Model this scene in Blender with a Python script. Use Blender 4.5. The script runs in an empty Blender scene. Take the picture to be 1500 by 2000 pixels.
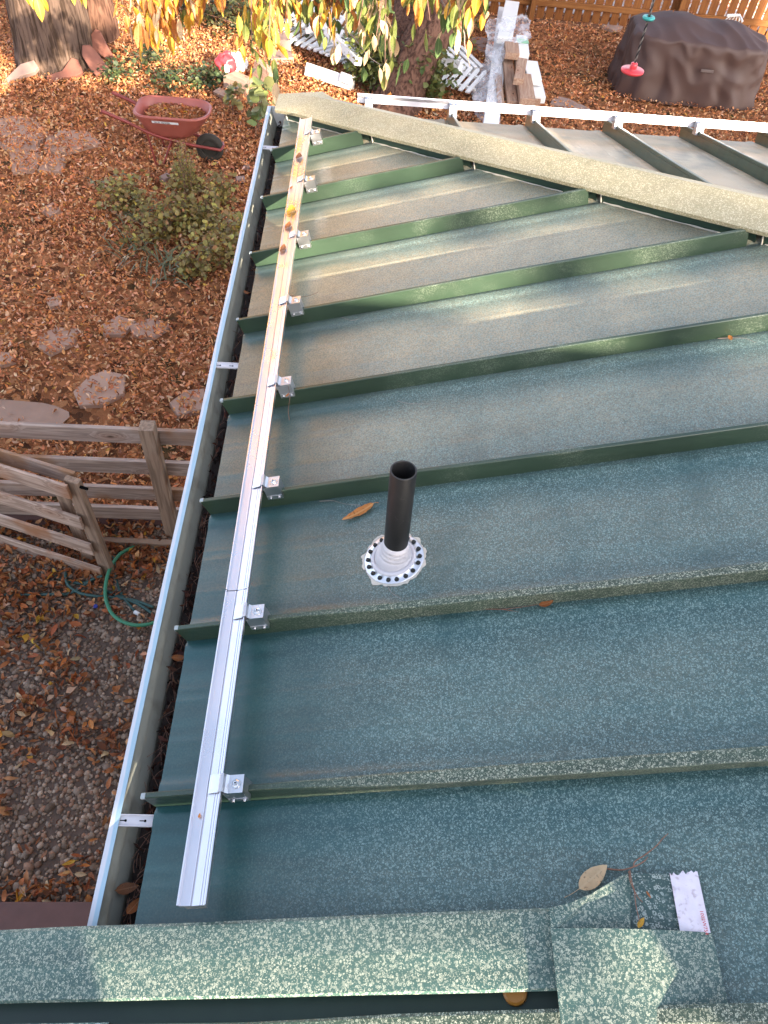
import bpy, math, random
import numpy as np
from mathutils import Vector, Matrix, noise

random.seed(7); rng = np.random.default_rng(7)
SC = bpy.context.scene; COL = SC.collection
R = math.radians
PI = math.pi
# ------------------------------------------------------------------ camera
FPX = 1466.5
PITCH, YAW, ROLL = 0.8969353, 0.0844160, 0.1105514
CAM = Vector((0.3803855, -0.5173005, 1.7124388))
SL = 0.2758687                       # roof pitch
TA = math.tan(SL); SN = math.sin(SL); CS = math.cos(SL)
fw = Vector((math.sin(YAW)*math.cos(PITCH), math.cos(YAW)*math.cos(PITCH), -math.sin(PITCH)))
r0 = fw.cross(Vector((0, 0, 1))).normalized(); u0 = r0.cross(fw)
rt = r0*math.cos(ROLL) + u0*math.sin(ROLL); up = -r0*math.sin(ROLL) + u0*math.cos(ROLL)
cd = bpy.data.cameras.new('camera'); cam = bpy.data.objects.new('camera', cd); COL.objects.link(cam)
cam.matrix_world = Matrix(((rt.x, up.x, -fw.x, CAM.x), (rt.y, up.y, -fw.y, CAM.y), (rt.z, up.z, -fw.z, CAM.z), (0, 0, 0, 1)))
cd.sensor_fit = 'HORIZONTAL'; cd.sensor_width = 36; cd.lens = 36*FPX/1500
cd.clip_start = 0.02; cd.clip_end = 400
SC.camera = cam
# ------------------------------------------------------------------ world and sun
SUN_EL = R(20); SX, SY = 0.529, -0.8486           # towards the sun, in plan
w = bpy.data.worlds.new("World"); SC.world = w; w.use_nodes = True
wn = w.node_tree.nodes; wl = w.node_tree.links
sky = wn.new('ShaderNodeTexSky'); sky.sky_type = 'NISHITA'; sky.sun_disc = False
sky.sun_elevation = SUN_EL; sky.sun_rotation = math.atan2(SX, SY)
sky.air_density = 0.75; sky.dust_density = 5.0; sky.ozone_density = 0.3; sky.altitude = 1500
hs = wn.new('ShaderNodeHueSaturation'); hs.inputs['Saturation'].default_value = .68   # thin high cloud pales the blue
wl.new(sky.outputs[0], hs.inputs['Color']); wl.new(hs.outputs[0], wn['Background'].inputs[0]); wn['Background'].inputs[1].default_value = 0.15
sd = bpy.data.lights.new('sun', 'SUN'); sd.energy = 5.0; sd.angle = R(0.53); sd.color = (1.0, 0.86, 0.68)
so = bpy.data.objects.new('sun', sd); COL.objects.link(so)
so.rotation_euler = Vector((SX*math.cos(SUN_EL), SY*math.cos(SUN_EL), math.sin(SUN_EL))).to_track_quat('Z', 'Y').to_euler()
so.location = (6, -9, 8)
SC.view_settings.view_transform = 'Standard'; SC.view_settings.look = 'None'
SC.view_settings.exposure = 2.5; SC.view_settings.gamma = 1
SC.render.engine = 'CYCLES'
SC.cycles.max_bounces = 6; SC.cycles.diffuse_bounces = 3; SC.cycles.glossy_bounces = 3
SC.cycles.transmission_bounces = 4; SC.cycles.transparent_max_bounces = 6

G = -2.9                             # yard level, eave is z = 0
YC = 3.385                           # the roof corner is at (0, YC, 0)
# ------------------------------------------------------------------ pixel (1500x2000) -> world
def ray(px, py): return fw + rt*((px-750)/FPX) - up*((py-1000)/FPX)
def A(px, py, z=G):                  # on the level plane z
    d = ray(px, py); return CAM + d*((z-CAM.z)/d.z)
def AP(px, py, p0, n):               # on any plane
    d = ray(px, py); return CAM + d*((Vector(p0)-CAM).dot(n)/d.dot(n))
def AD(px, py, dist):                # at a depth along the lens axis
    return CAM + ray(px, py)*dist
N1 = Vector((-SN, 0, CS))
def AR(px, py, h=0): return AP(px, py, N1*h, N1)          # on the near roof slope
def P1(u, v, h=0): return Vector((v-h*SN, YC-u, v*TA+h*CS))   # near slope: u along eave from the corner, v up the slope
def P2(u, v, h=0): return Vector((u, YC-v+h*SN, v*TA+h*CS))   # far slope
def inview(P, m=0.12):
    P = np.asarray(P); d = P-np.array(CAM); z = d@np.array(fw)
    x = d@np.array(rt)/z*FPX/750; y = d@np.array(up)/z*FPX/1000
    return (z > 0) & (abs(x) < 1+m) & (abs(y) < 1+m)
# ------------------------------------------------------------------ object helpers
def tagit(o, label=None, cat=None, group=None, kind=None):
    for k, v in (('label', label), ('category', cat), ('group', group), ('kind', kind)):
        if v: o[k] = v
    return o
def root(name, loc, label, cat, group=None, rotz=0):
    o = bpy.data.objects.new(name, None); COL.objects.link(o); o.empty_display_size = .05
    o.location = loc; o.rotation_euler = (0, 0, rotz); bpy.context.view_layer.update() if False else None
    o['_m'] = 0; del o['_m']
    return tagit(o, label, cat, group)
def mat_of(o): return Matrix.LocRotScale(o.location, o.rotation_euler, o.scale)
def world_of(o):
    m = o.matrix_basis.copy()
    while o.parent: o = o.parent; m = o.matrix_basis @ m
    return m
def link(name, me, m=None, parent=None, world=None, smooth=False):
    """link a mesh; its vertices are world coordinates unless world (a matrix) is given"""
    o = bpy.data.objects.new(name, me); COL.objects.link(o)
    if m is not None and not me.materials:
        for k in (m if isinstance(m, (list, tuple)) else [m]): me.materials.append(k)
    if smooth: me.shade_smooth()
    W = world if world is not None else Matrix()
    if parent is not None:
        o.parent = parent; o.matrix_basis = world_of(parent).inverted() @ W
    else: o.matrix_basis = W
    return o
class MB:
    def __init__(s): s.v = []; s.f = []; s.m = []; s.mi = 0
    def add(s, vs, fs):
        n = len(s.v); s.v += [tuple(q) for q in vs]; s.f += [tuple(i+n for i in f) for f in fs]; s.m += [s.mi]*len(fs); return s
    def box(s, lo, hi, M=None, bev=0):
        x0, y0, z0 = lo; x1, y1, z1 = hi
        c = [(x, y, z) for z in (z0, z1) for y in (y0, y1) for x in (x0, x1)]
        if bev:
            vs = []; 
            b = bev
            for z, k in ((z0, b), (z0+b, 0), (z1-b, 0), (z1, b)):
                vs += [(x0+k, y0+k+0, z), (x1-k, y0+k, z), (x1-k, y1-k, z), (x0+k, y1-k, z)]
            fs = [(3, 2, 1, 0), (12, 13, 14, 15)]
            for r in range(3):
                for q in range(4): a = r*4+q; d = r*4+(q+1) % 4; fs.append((a, d, d+4, a+4))
        else:
            vs = c; fs = [(0, 2, 3, 1), (4, 5, 7, 6), (0, 1, 5, 4), (2, 6, 7, 3), (0, 4, 6, 2), (1, 3, 7, 5)]
        if M is not None: vs = [M @ Vector(q) for q in vs]
        return s.add(vs, fs)
    def hexa(s, a, b):                # two quads of 4 points -> closed prism
        return s.add(list(a)+list(b), [(3, 2, 1, 0), (4, 5, 6, 7)]+[(i, (i+1) % 4, (i+1) % 4+4, i+4) for i in range(4)])
    def tube(s, pts, rad, n=8, cap=True):
        pts = [Vector(p) for p in pts]; rad = rad if isinstance(rad, (list, tuple)) else [rad]*len(pts)
        b = len(s.v); prev = None; vs = []
        for i, p in enumerate(pts):
            t = (pts[min(i+1, len(pts)-1)]-pts[max(i-1, 0)]).normalized()
            if prev is None:
                a = t.cross(Vector((0, 0, 1)) if abs(t.z) < .9 else Vector((1, 0, 0))).normalized()
            else:
                a = (prev-t*prev.dot(t)).normalized()
            prev = a; c = t.cross(a)
            vs += [p+(a*math.cos(2*PI*k/n)+c*math.sin(2*PI*k/n))*rad[i] for k in range(n)]
        fs = [(i*n+k, i*n+(k+1) % n, (i+1)*n+(k+1) % n, (i+1)*n+k) for i in range(len(pts)-1) for k in range(n)]
        if cap: fs += [tuple(range(n-1, -1, -1)), tuple((len(pts)-1)*n+k for k in range(n))]
        return s.add(vs, fs)
    def lathe(s, prof, c=(0, 0, 0), n=24, M=None, close=False):
        vs = [Vector((r*math.cos(2*PI*k/n), r*math.sin(2*PI*k/n), z)) for r, z in prof for k in range(n)]
        vs = [(M @ q if M is not None else q)+Vector(c) for q in vs]
        L = len(prof)
        fs = [(i*n+k, i*n+(k+1) % n, ((i+1) % L)*n+(k+1) % n, ((i+1) % L)*n+k) for i in range(L if close else L-1) for k in range(n)]
        return s.add(vs, fs)
    def mesh(s, name='m'):
        me = bpy.data.meshes.new(name); me.from_pydata(s.v, [], s.f)
        if any(s.m): me.polygons.foreach_set('material_index', s.m)
        me.validate(); me.update(); return me
    def build(s, name, m, parent=None, smooth=False, world=None):
        return link(name, s.mesh(name), m, parent, world, smooth)
def smooth_pts(pts, k=6):
    pts = [Vector(p) for p in pts]; P = [pts[0]]+pts+[pts[-1]]; out = []
    for i in range(1, len(P)-2):
        a, b, c, d = P[i-1:i+3]
        for j in range(k):
            t = j/k; out.append(0.5*((2*b)+(c-a)*t+(2*a-5*b+4*c-d)*t*t+(3*b-a-3*c+d)*t**3))
    return out+[pts[-1]]
# ------------------------------------------------------------------ materials
class NT:
    def __init__(s, name, rough=.6, spec=.5, metal=0, ior=1.5):
        s.m = bpy.data.materials.new(name); s.m.use_nodes = True; s.t = s.m.node_tree
        s.b = s.t.nodes['Principled BSDF']; s.b.inputs['Roughness'].default_value = rough
        s.b.inputs['Specular IOR Level'].default_value = spec; s.b.inputs['Metallic'].default_value = metal
        s.tc = s.t.nodes.new('ShaderNodeTexCoord'); s.co = s.tc.outputs['Object']
    def n(s, typ, **kw):
        o = s.t.nodes.new('ShaderNode'+typ)
        for k, v in kw.items(): setattr(o, k, v)
        return o
    def put(s, sock, v):
        if isinstance(v, bpy.types.NodeSocket): s.t.links.new(v, sock)
        elif isinstance(v, tuple) and len(v) == 3 and len(sock.default_value) == 4: sock.default_value = (*v, 1)
        else: sock.default_value = v
    def map(s, sc, rot=(0, 0, 0), co=None, loc=(0, 0, 0)):
        o = s.n('Mapping'); s.put(o.inputs[0], co or s.co); s.put(o.inputs[1], loc); s.put(o.inputs[2], rot)
        s.put(o.inputs[3], (sc,)*3 if not isinstance(sc, tuple) else sc); return o.outputs[0]
    def noise(s, sc, det=3, co=None, dist=0, rough=.5):
        o = s.n('TexNoise'); s.put(o.inputs['Vector'], co or s.co); s.put(o.inputs['Scale'], sc); s.put(o.inputs['Detail'], det)
        s.put(o.inputs['Distortion'], dist); s.put(o.inputs['Roughness'], rough); return o.outputs[0]
    def ncol(s, sc, co=None):
        o = s.n('TexNoise'); s.put(o.inputs['Vector'], co or s.co); s.put(o.inputs['Scale'], sc); return o.outputs[1]
    def vor(s, sc, co=None, feat='F1', out=0, rand=1):
        o = s.n('TexVoronoi', feature=feat); s.put(o.inputs['Vector'], co or s.co); s.put(o.inputs['Scale'], sc); s.put(o.inputs['Randomness'], rand); return o.outputs[out]
    def math(s, op, a, b=0.0, c=None, clamp=False):
        o = s.n('Math', operation=op, use_clamp=clamp); s.put(o.inputs[0], a); s.put(o.inputs[1], b)
        if c is not None: s.put(o.inputs[2], c)
        return o.outputs[0]
    def ramp(s, fac, stops, interp='LINEAR'):
        o = s.n('ValToRGB'); s.put(o.inputs[0], fac); e = o.color_ramp.elements; o.color_ramp.interpolation = interp
        while len(e) < len(stops): e.new(.5)
        for k, (p, c) in enumerate(stops): e[k].position = p; e[k].color = (*c, 1) if isinstance(c, tuple) else (c, c, c, 1)
        return o.outputs[0]
    def sstep(s, v, a, b, lo=0.0, hi=1.0):
        o = s.n('MapRange', interpolation_type='SMOOTHSTEP'); s.put(o.inputs[0], v); s.put(o.inputs[1], a); s.put(o.inputs[2], b)
        s.put(o.inputs[3], lo); s.put(o.inputs[4], hi); return o.outputs[0]
    def mix(s, f, a, b, mode='MIX'):
        o = s.n('MixRGB', blend_type=mode); s.put(o.inputs[0], f); s.put(o.inputs[1], a); s.put(o.inputs[2], b); return o.outputs[0]
    def xyz(s, co=None):
        o = s.n('SeparateXYZ'); s.put(o.inputs[0], co or s.co); return o.outputs
    def vadd(s, a, b, k):
        o = s.n('VectorMath', operation='MULTIPLY_ADD'); s.put(o.inputs[0], b); s.put(o.inputs[1], (k, k, k)); s.put(o.inputs[2], a); return o.outputs[0]
    def bump(s, h, st=.3, d=.01):
        o = s.n('Bump'); s.put(o.inputs['Height'], h); s.put(o.inputs['Strength'], st); s.put(o.inputs['Distance'], d); s.t.links.new(o.outputs[0], s.b.inputs['Normal'])
    def col(s, v): s.put(s.b.inputs['Base Color'], v); return s
    def rough(s, v): s.put(s.b.inputs['Roughness'], v); return s
def simple(name, c, rough=.6, var=.25, sc=8, metal=0, bump=0, spec=.5):
    k = NT(name, rough, spec, metal); n = k.noise(sc, 5)
    k.col(k.mix(n, tuple(x*(1-var) for x in c), tuple(min(1, x*(1+var)) for x in c)))
    if bump: k.bump(k.noise(sc*6, 4), bump, .004)
    return k.m
def roof_paint(name, base, res, dust_sheen, size=125.0, cover=0.5, grad=True, front=False, rough=.33, dust_sheen_amt=.5, warm_sheen=None):
    """faded green paint: chalky dried-droplet rings over it, dustier away from the sheltered eave strip, with optional painted warm sheen"""
    k = NT(name, rough, .6); x, y, z = k.xyz()
    wob = k.vadd(k.co, k.ncol(size*1.3), .006)
    low = k.noise(2.3, 4, rough=.6); mid = k.noise(9, 4)
    # droplet rings, two sizes
    d1 = k.vor(size, wob); c1 = k.xyz(k.vor(size, wob, out=1))[0]
    ring = k.math('MULTIPLY', k.sstep(d1, .18, .26), k.sstep(d1, .44, .34))
    dot = k.sstep(d1, .26, .14)
    sel = k.sstep(c1, .35, .5)
    s1 = k.mix(sel, dot, ring)
    d2 = k.vor(size*2.1, wob); c2 = k.xyz(k.vor(size*2.1, wob, out=1))[1]
    s2 = k.math('MULTIPLY', k.sstep(d2, .40, .22), k.sstep(c2, .42, .55))
    worm = k.sstep(k.noise(size*.9, 2, wob, dist=1.2), .56, .62)
    sp = k.math('MAXIMUM', k.math('MULTIPLY', s1, .9 if front else .75), k.math('MAXIMUM', k.math('MULTIPLY', s2, .75), k.math('MULTIPLY', worm, .45 if front else .2)))
    # where the residue lies
    cov = k.sstep(k.math('ADD', k.math('MULTIPLY', low, .6), k.math('MULTIPLY', mid, .4)), .52-cover*.4, .78-cover*.4)
    if grad:
        g = k.sstep(k.math('ADD', x, k.math('MULTIPLY', low, .25)), .26, .75, .06, 1.0)
        cov = k.math('MULTIPLY', cov, g)
    m = k.math('MULTIPLY', sp, cov, clamp=True)
    streak = k.noise(1.0, 5, k.map((3.0, 26.0, 3.0)))
    b = k.mix(k.sstep(streak, .3, .7), tuple(q*.82 for q in base), tuple(q*1.2 for q in base))
    dm = k.math('MULTIPLY', cov if not grad else k.math('ADD', k.math('MULTIPLY', cov, .8), .2), k.math('MULTIPLY', k.noise(3.1, 5), dust_sheen_amt))
    b = k.mix(dm, b, dust_sheen)
    if warm_sheen:  # warm reflection painted in as tan, stronger far off, weaker along each seam
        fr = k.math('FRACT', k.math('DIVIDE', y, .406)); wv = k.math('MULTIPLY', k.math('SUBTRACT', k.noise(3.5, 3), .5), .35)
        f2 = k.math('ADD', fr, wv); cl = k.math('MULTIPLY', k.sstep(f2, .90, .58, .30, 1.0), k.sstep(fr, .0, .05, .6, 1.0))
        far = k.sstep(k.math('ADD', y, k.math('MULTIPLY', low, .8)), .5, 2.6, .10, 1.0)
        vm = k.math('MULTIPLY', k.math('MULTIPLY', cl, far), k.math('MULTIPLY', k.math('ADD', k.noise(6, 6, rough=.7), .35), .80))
        vm = k.math('MULTIPLY', vm, k.sstep(x, .02, .5, .55, 1.0)); vm = k.math('MULTIPLY', vm, k.sstep(k.noise(210, 2), .35, .62, .62, 1.15)); b = k.mix(vm, b, warm_sheen)
    k.col(k.mix(m, b, res))
    k.rough(k.math('ADD', k.math('MULTIPLY', m, .35), k.math('ADD', k.math('MULTIPLY', cov, .10), rough-.04)))
    k.bump(k.math('ADD', k.math('MULTIPLY', m, .5), k.math('MULTIPLY', k.noise(5, 2), 2.0)), .10, .003)
    return k.m
M_pan = roof_paint('pan_paint', (.006, .052, .056), (.27, .38, .35), (.04, .105, .10), 200, .70, warm_sheen=(.58, .45, .28))
M_seam = roof_paint('seam_paint', (.028, .050, .030), (.30, .34, .26), (.07, .09, .055), 190, .12, dust_sheen_amt=.3)
M_seamn = roof_paint('near_seam_paint', (.018, .042, .026), (.48, .50, .38), (.06, .08, .05), 200, .72, rough=.4)
M_cap = roof_paint('cap_paint', (.020, .068, .058), (.38, .41, .32), (.09, .135, .105), 172, 1.1, grad=False, front=True, rough=.42)
M_hip = roof_paint('hip_paint', (.12, .12, .06), (.66, .58, .42), (.44, .37, .22), 165, 1.0, grad=False, rough=.42, dust_sheen_amt=.9)
M_flash = simple('flashing_paint', (.022, .050, .032), .4, .25, 20)
M_pan2 = roof_paint('far_pan_warm_sheen', (.11, .10, .065), (.52, .45, .34), (.46, .35, .22), 190, .55, grad=False, dust_sheen_amt=1.5, rough=.46)  # warm tree reflection painted into base and overlay as tan
def metal(name, c, rough, aniso=None):
    k = NT(name, rough, .5, 1.0)
    st = k.noise(1, 4, k.map((160, 3, 160) if aniso == 'y' else (3, 160, 160)) if aniso else k.map(40))
    k.col(k.mix(st, tuple(q*.88 for q in c), c)); k.rough(k.sstep(k.noise(7, 4), .3, .7, rough*.8, rough*1.35)); return k.m
M_rail = metal('mill_aluminium', (.80, .78, .80), .30, 'y')
M_rail2 = metal('mill_aluminium_cross', (.66, .63, .66), .42, 'x')
M_alu = metal('clamp_aluminium', (.66, .66, .67), .36)
M_steel = metal('stainless_steel', (.62, .62, .62), .22)
def gutter_mat():
    k = NT('gutter_paint', .55); x, y, z = k.xyz()
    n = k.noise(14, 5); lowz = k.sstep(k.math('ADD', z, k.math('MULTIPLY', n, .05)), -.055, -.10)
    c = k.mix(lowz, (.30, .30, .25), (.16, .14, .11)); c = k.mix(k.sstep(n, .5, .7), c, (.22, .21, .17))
    k.col(c); return k.m
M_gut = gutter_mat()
def lip_mat():
    k = NT('gutter_lip', .4); x, y, z = k.xyz()
    wv = k.math('ADD', k.math('MULTIPLY', k.noise(5, 3), .016), -.093)
    k.col(k.mix(k.sstep(k.math('SUBTRACT', x, wv), -.002, .001), (.54, .57, .61), (.32, .47, .56))); return k.m
M_lip = lip_mat()
M_white = simple('white_paint', (.72, .71, .69), .45, .1, 5)
M_strap = simple('hanger_enamel', (.62, .60, .62), .4, .12, 30)
M_tab = simple('bare_fold', (.30, .34, .34), .5, .2, 30)
M_black = NT('black_hole', .9, 0).col((.006, .006, .006)).m
M_debris = simple('gutter_mud', (.028, .018, .014), .9, .6, 60, bump=.8)
M_seal = simple('sealant', (.55, .50, .42), .7, .2, 60)
def pipe_mat():
    k = NT('abs_plastic', .42, .5); n = k.noise(1, 5, k.map((60, 60, 9)))
    sc = k.sstep(k.vor(38, k.vadd(k.co, k.ncol(20), .05), 'DISTANCE_TO_EDGE'), .012, .0)
    sc = k.math('MULTIPLY', sc, k.sstep(k.noise(16, 2), .55, .7))
    k.col(k.mix(k.math('MULTIPLY', sc, .5), k.mix(n, (.006, .0055, .0055), (.022, .020, .019)), (.16, .15, .14))); return k.m
M_abs = pipe_mat()
M_rub = simple('silicone_boot', (.56, .53, .54), .55, .08, 20, bump=.1)
M_ring = metal('flange_aluminium', (.80, .80, .82), .38)
M_screw = simple('screw_head', (.012, .014, .012), .6, .3, 90)
def colattr(name, rough=.7, trans=.0, spec=.3, mul=None):
    k = NT(name, rough, spec); a = k.n('Attribute', attribute_name='Col'); c = a.outputs['Color']
    n = k.noise(90, 3); c = k.mix(k.math('MULTIPLY', n, .55), c, k.mix(1, c, (.35, .28, .25), 'MULTIPLY'))
    k.col(c)
    if trans:
        t = k.n('BsdfTranslucent'); k.put(t.inputs[0], c); mx = k.n('MixShader'); mx.inputs[0].default_value = trans
        k.t.links.new(k.b.outputs[0], mx.inputs[1]); k.t.links.new(t.outputs[0], mx.inputs[2])
        k.t.links.new(mx.outputs[0], k.t.nodes['Material Output'].inputs[0])
    return k.m
M_litter = colattr('dry_leaf', .65, .12)
M_green = colattr('living_leaf', .5, .25, .4)
M_peb = colattr('pebble', .75, 0)
M_bits = colattr('debris_bits', .9, 0, .1)
def ground_mat():
    k = NT('ground_soil', .95, .1); n = k.noise(3, 6); v = k.vor(17, k.vadd(k.co, k.ncol(9), .12), out=1); f = k.xyz(v)[0]
    c = k.ramp(f, [(0, (.07, .03, .015)), (.35, (.20, .08, .035)), (.7, (.32, .13, .055)), (1, (.40, .19, .085))])
    c = k.mix(k.sstep(n, .55, .72), c, (.05, .045, .02)); k.col(c); k.bump(k.noise(60, 4), .8, .02); return k.m
M_ground = ground_mat()
M_gbase = simple('gravel_bed', (.10, .066, .048), .95, .5, 30, bump=.6)
M_dirt = simple('bare_dirt', (.30, .19, .135), .95, .2, 6, bump=.5)
M_slab = simple('flagstone_face', (.42, .27, .195), .85, .2, 5, bump=.4)
M_redst = simple('sandstone', (.19, .072, .048), .85, .15, 4, bump=.3)
M_paver = simple('grey_paver', (.27, .18, .145), .85, .18, 9, bump=.4)
def wood(name, a, b, rough=.75, knots=True, sc=1.0, stain=None):
    k = NT(name, rough, .2); oi = k.n('ObjectInfo'); off = k.n('VectorMath', operation='SCALE'); k.put(off.inputs[0], (7.3, 3.1, 5.7)); k.put(off.inputs['Scale'], oi.outputs['Random'])
    co = k.vadd(k.co, off.outputs[0], 4.0)
    kn = k.vor(1.0, k.map((2.6*sc, 6.5*sc, 6.5*sc), co=co)); kd = k.sstep(kn, .11, .02)
    halo = k.sstep(kn, .42, .0)
    cw = k.vadd(k.map((1.2, 17, 17), co=co), k.mix(halo, (0, 0, 0), (1, 1, 1)), 1.6 if knots else 0)
    w1 = k.noise(2.6*sc, 6, cw, dist=.6); w2 = k.noise(1, 4, k.map((5, 150, 150), co=co))
    c = k.mix(k.sstep(w1, .34, .66), a, b); c = k.mix(k.math('MULTIPLY', w2, .45), c, tuple(q*.45 for q in a))
    if knots:
        c = k.mix(k.math('MULTIPLY', halo, .35), c, (a[0]*1.0, a[1]*.6, a[2]*.35)); c = k.mix(kd, c, (.05, .022, .012))
    if stain:
        c = k.mix(k.sstep(k.noise(2.2, 3, co), .5, .66), c, stain)
    k.col(c); k.bump(w2, .4, .002); return k.m
M_fence = wood('weathered_board', (.31, .225, .18), (.54, .41, .335), stain=(.30, .16, .085))
M_post = wood('weathered_post', (.24, .16, .11), (.42, .29, .20), knots=False)
M_gate = wood('gate_board', (.34, .23, .17), (.62, .46, .36), stain=(.34, .16, .08))
M_cedar = wood('cedar_picket', (.15, .052, .014), (.24, .095, .027))
M_cedar2 = wood('cedar_rail', (.18, .070, .020), (.26, .11, .034))
M_lumber = wood('bare_lumber', (.34, .20, .13), (.50, .34, .24))
M_beam = simple('painted_beam', (.115, .055, .045), .7, .25, 14, bump=.2)
M_tarp = simple('brown_cover', (.060, .030, .023), .62, .15, 3, bump=.15)
M_barrow = simple('red_poly', (.31, .082, .058), .42, .14, 6)
M_barrow2 = simple('red_steel', (.20, .030, .022), .45, .35, 12)
M_tyre = simple('tyre', (.030, .024, .016), .85, .4, 20, bump=.4)
M_red = simple('red_plastic', (.62, .045, .055), .35, .1, 6)
M_teal = simple('teal_plastic', (.03, .30, .27), .4, .1, 6)
M_rope = simple('rope', (.14, .12, .10), .9, .4, 80)
M_rope2 = simple('rope_dark', (.018, .016, .016), .9, .3, 80)
M_hose = simple('green_hose', (.035, .20, .105), .42, .2, 14)
M_hose2 = simple('teal_hose', (.030, .085, .075), .5, .35, 14)
M_wall = simple('stucco', (.46, .40, .33), .9, .06, 3)
M_red_ink = NT('red_ink', .7).col((.45, .02, .03)).m
M_dark_ink = NT('dark_ink', .7).col((.05, .01, .01)).m
def film_mat():
    k = NT('plastic_film', .22, .6); k.col((.86, .86, .88)); k.bump(k.noise(7, 3, dist=1.5), .3, .02)
    t = k.n('BsdfTransparent'); mx = k.n('MixShader'); k.put(mx.inputs[0], k.sstep(k.noise(5, 4, dist=1), .3, .7, .08, .5))
    k.t.links.new(t.outputs[0], mx.inputs[1]); k.t.links.new(k.b.outputs[0], mx.inputs[2]); k.t.links.new(mx.outputs[0], k.t.nodes['Material Output'].inputs[0]); return k.m
M_film = film_mat()
def bark_mat(name, a, b):
    k = NT(name, .9, .15); n = k.noise(1, 6, k.map((16, 16, 2.4))); v = k.noise(1, 5, k.vadd(k.map((26, 26, 2.2)), k.ncol(3), 1.5), dist=.4)
    c = k.mix(k.sstep(v, .36, .60), a, b); c = k.mix(k.math('MULTIPLY', n, .5), c, a); k.col(c); k.bump(v, .7, .02); return k.m
M_bark = bark_mat('bark_ridged', (.045, .028, .019), (.15, .10, .075))
M_bark2 = bark_mat('bark_brown', (.06, .030, .02), (.18, .095, .065))
M_twig = simple('twig_bark', (.20, .10, .065), .8, .3, 60)
M_twig2 = simple('twig_pale', (.30, .24, .20), .8, .3, 60)
def leafmat(name, c, vein, trans=.2, rough=.6):
    k = NT(name, rough, .3); x, y, z = k.xyz()
    mid = k.sstep(k.math('ABSOLUTE', y), .035, .010)
    side = k.math('FRACT', k.math('ADD', k.math('MULTIPLY', x, 7.0), k.math('MULTIPLY', k.math('ABSOLUTE', y), -9.0)))
    vs = k.sstep(k.math('ABSOLUTE', k.math('SUBTRACT', side, .5)), .44, .49)
    n = k.noise(4.5, 5); oi = k.n('ObjectInfo')
    cc = k.mix(n, tuple(q*.68 for q in c), tuple(min(1, q*1.25) for q in c))
    cc = k.mix(k.sstep(k.noise(13, 2), .60, .72), cc, tuple(q*.45 for q in c))
    cc = k.mix(k.math('MAXIMUM', k.math('MULTIPLY', vs, .3), k.math('MULTIPLY', mid, .6)), cc, vein); k.col(cc)
    t = k.n('BsdfTranslucent'); k.put(t.inputs[0], cc); mx = k.n('MixShader'); mx.inputs[0].default_value = trans
    k.t.links.new(k.b.outputs[0], mx.inputs[1]); k.t.links.new(t.outputs[0], mx.inputs[2]); k.t.links.new(mx.outputs[0], k.t.nodes['Material Output'].inputs[0])
    return k.m
LM = {'brown': leafmat('leaf_brown', (.20, .075, .030), (.34, .17, .08)), 'rust': leafmat('leaf_rust', (.30, .10, .03), (.42, .2, .09)),
      'tan': leafmat('leaf_tan', (.60, .42, .24), (.62, .46, .28)), 'orange': leafmat('leaf_orange', (.55, .20, .05), (.66, .36, .14)),
      'gold': leafmat('leaf_gold', (.62, .32, .035), (.72, .45, .10)), 'yellow': leafmat('leaf_yellow', (.62, .50, .06), (.70, .60, .2), .3),
      'olive': leafmat('leaf_olive', (.17, .20, .045), (.34, .33, .12), .25), 'green': leafmat('leaf_green', (.085, .14, .045), (.2, .26, .1), .25)}

# ================================================================== the ground
def grid_sheet(name, x0, x1, y0, y1, nx, ny, zf, m):
    xs = np.linspace(x0, x1, nx); ys = np.linspace(y0, y1, ny)
    vs = [(x, y, zf(x, y)) for y in ys for x in xs]
    fs = [(j*nx+i, j*nx+i+1, (j+1)*nx+i+1, (j+1)*nx+i) for j in range(ny-1) for i in range(nx-1)]
    mb = MB(); mb.add(vs, fs); o = mb.build(name, m, smooth=True); o['kind'] = 'structure'; return o
gz = lambda x, y: G - .02 + .02*noise.noise(Vector((x*.7, y*.7, 0)))
def gfull(x, y): return gz(x, y) if (-12 < x < 14 and -6 < y < 20) else G-.02
ground = grid_sheet('ground', -60, 60, -60, 60, 241, 241, gfull, M_ground)
# gravel yard on the near side of the rail fence
FP = A(340, 1045)                       # foot of the fence post
GE = FP.y+.22
grid_sheet('gravel_bed', -5, .6, -4, GE, 30, 50, lambda x, y: G+.012+.008*noise.noise(Vector((x*2, y*2, 3))), M_gbase)
dirt = MB(); p = [A(x+random.uniform(-4, 4), y+random.uniform(-2, 2)) for x, y in ((-140, 782), (-60, 786), (0, 783), (45, 786), (88, 790), (112, 797), (136, 806), (140, 818), (118, 832), (84, 838), (40, 848), (-20, 852), (-140, 860))]
dirt.add([q+Vector((0, 0, .018)) for q in p], [tuple(range(len(p)))]); o = dirt.build('dirt_path', M_dirt); o['kind'] = 'structure'

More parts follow.
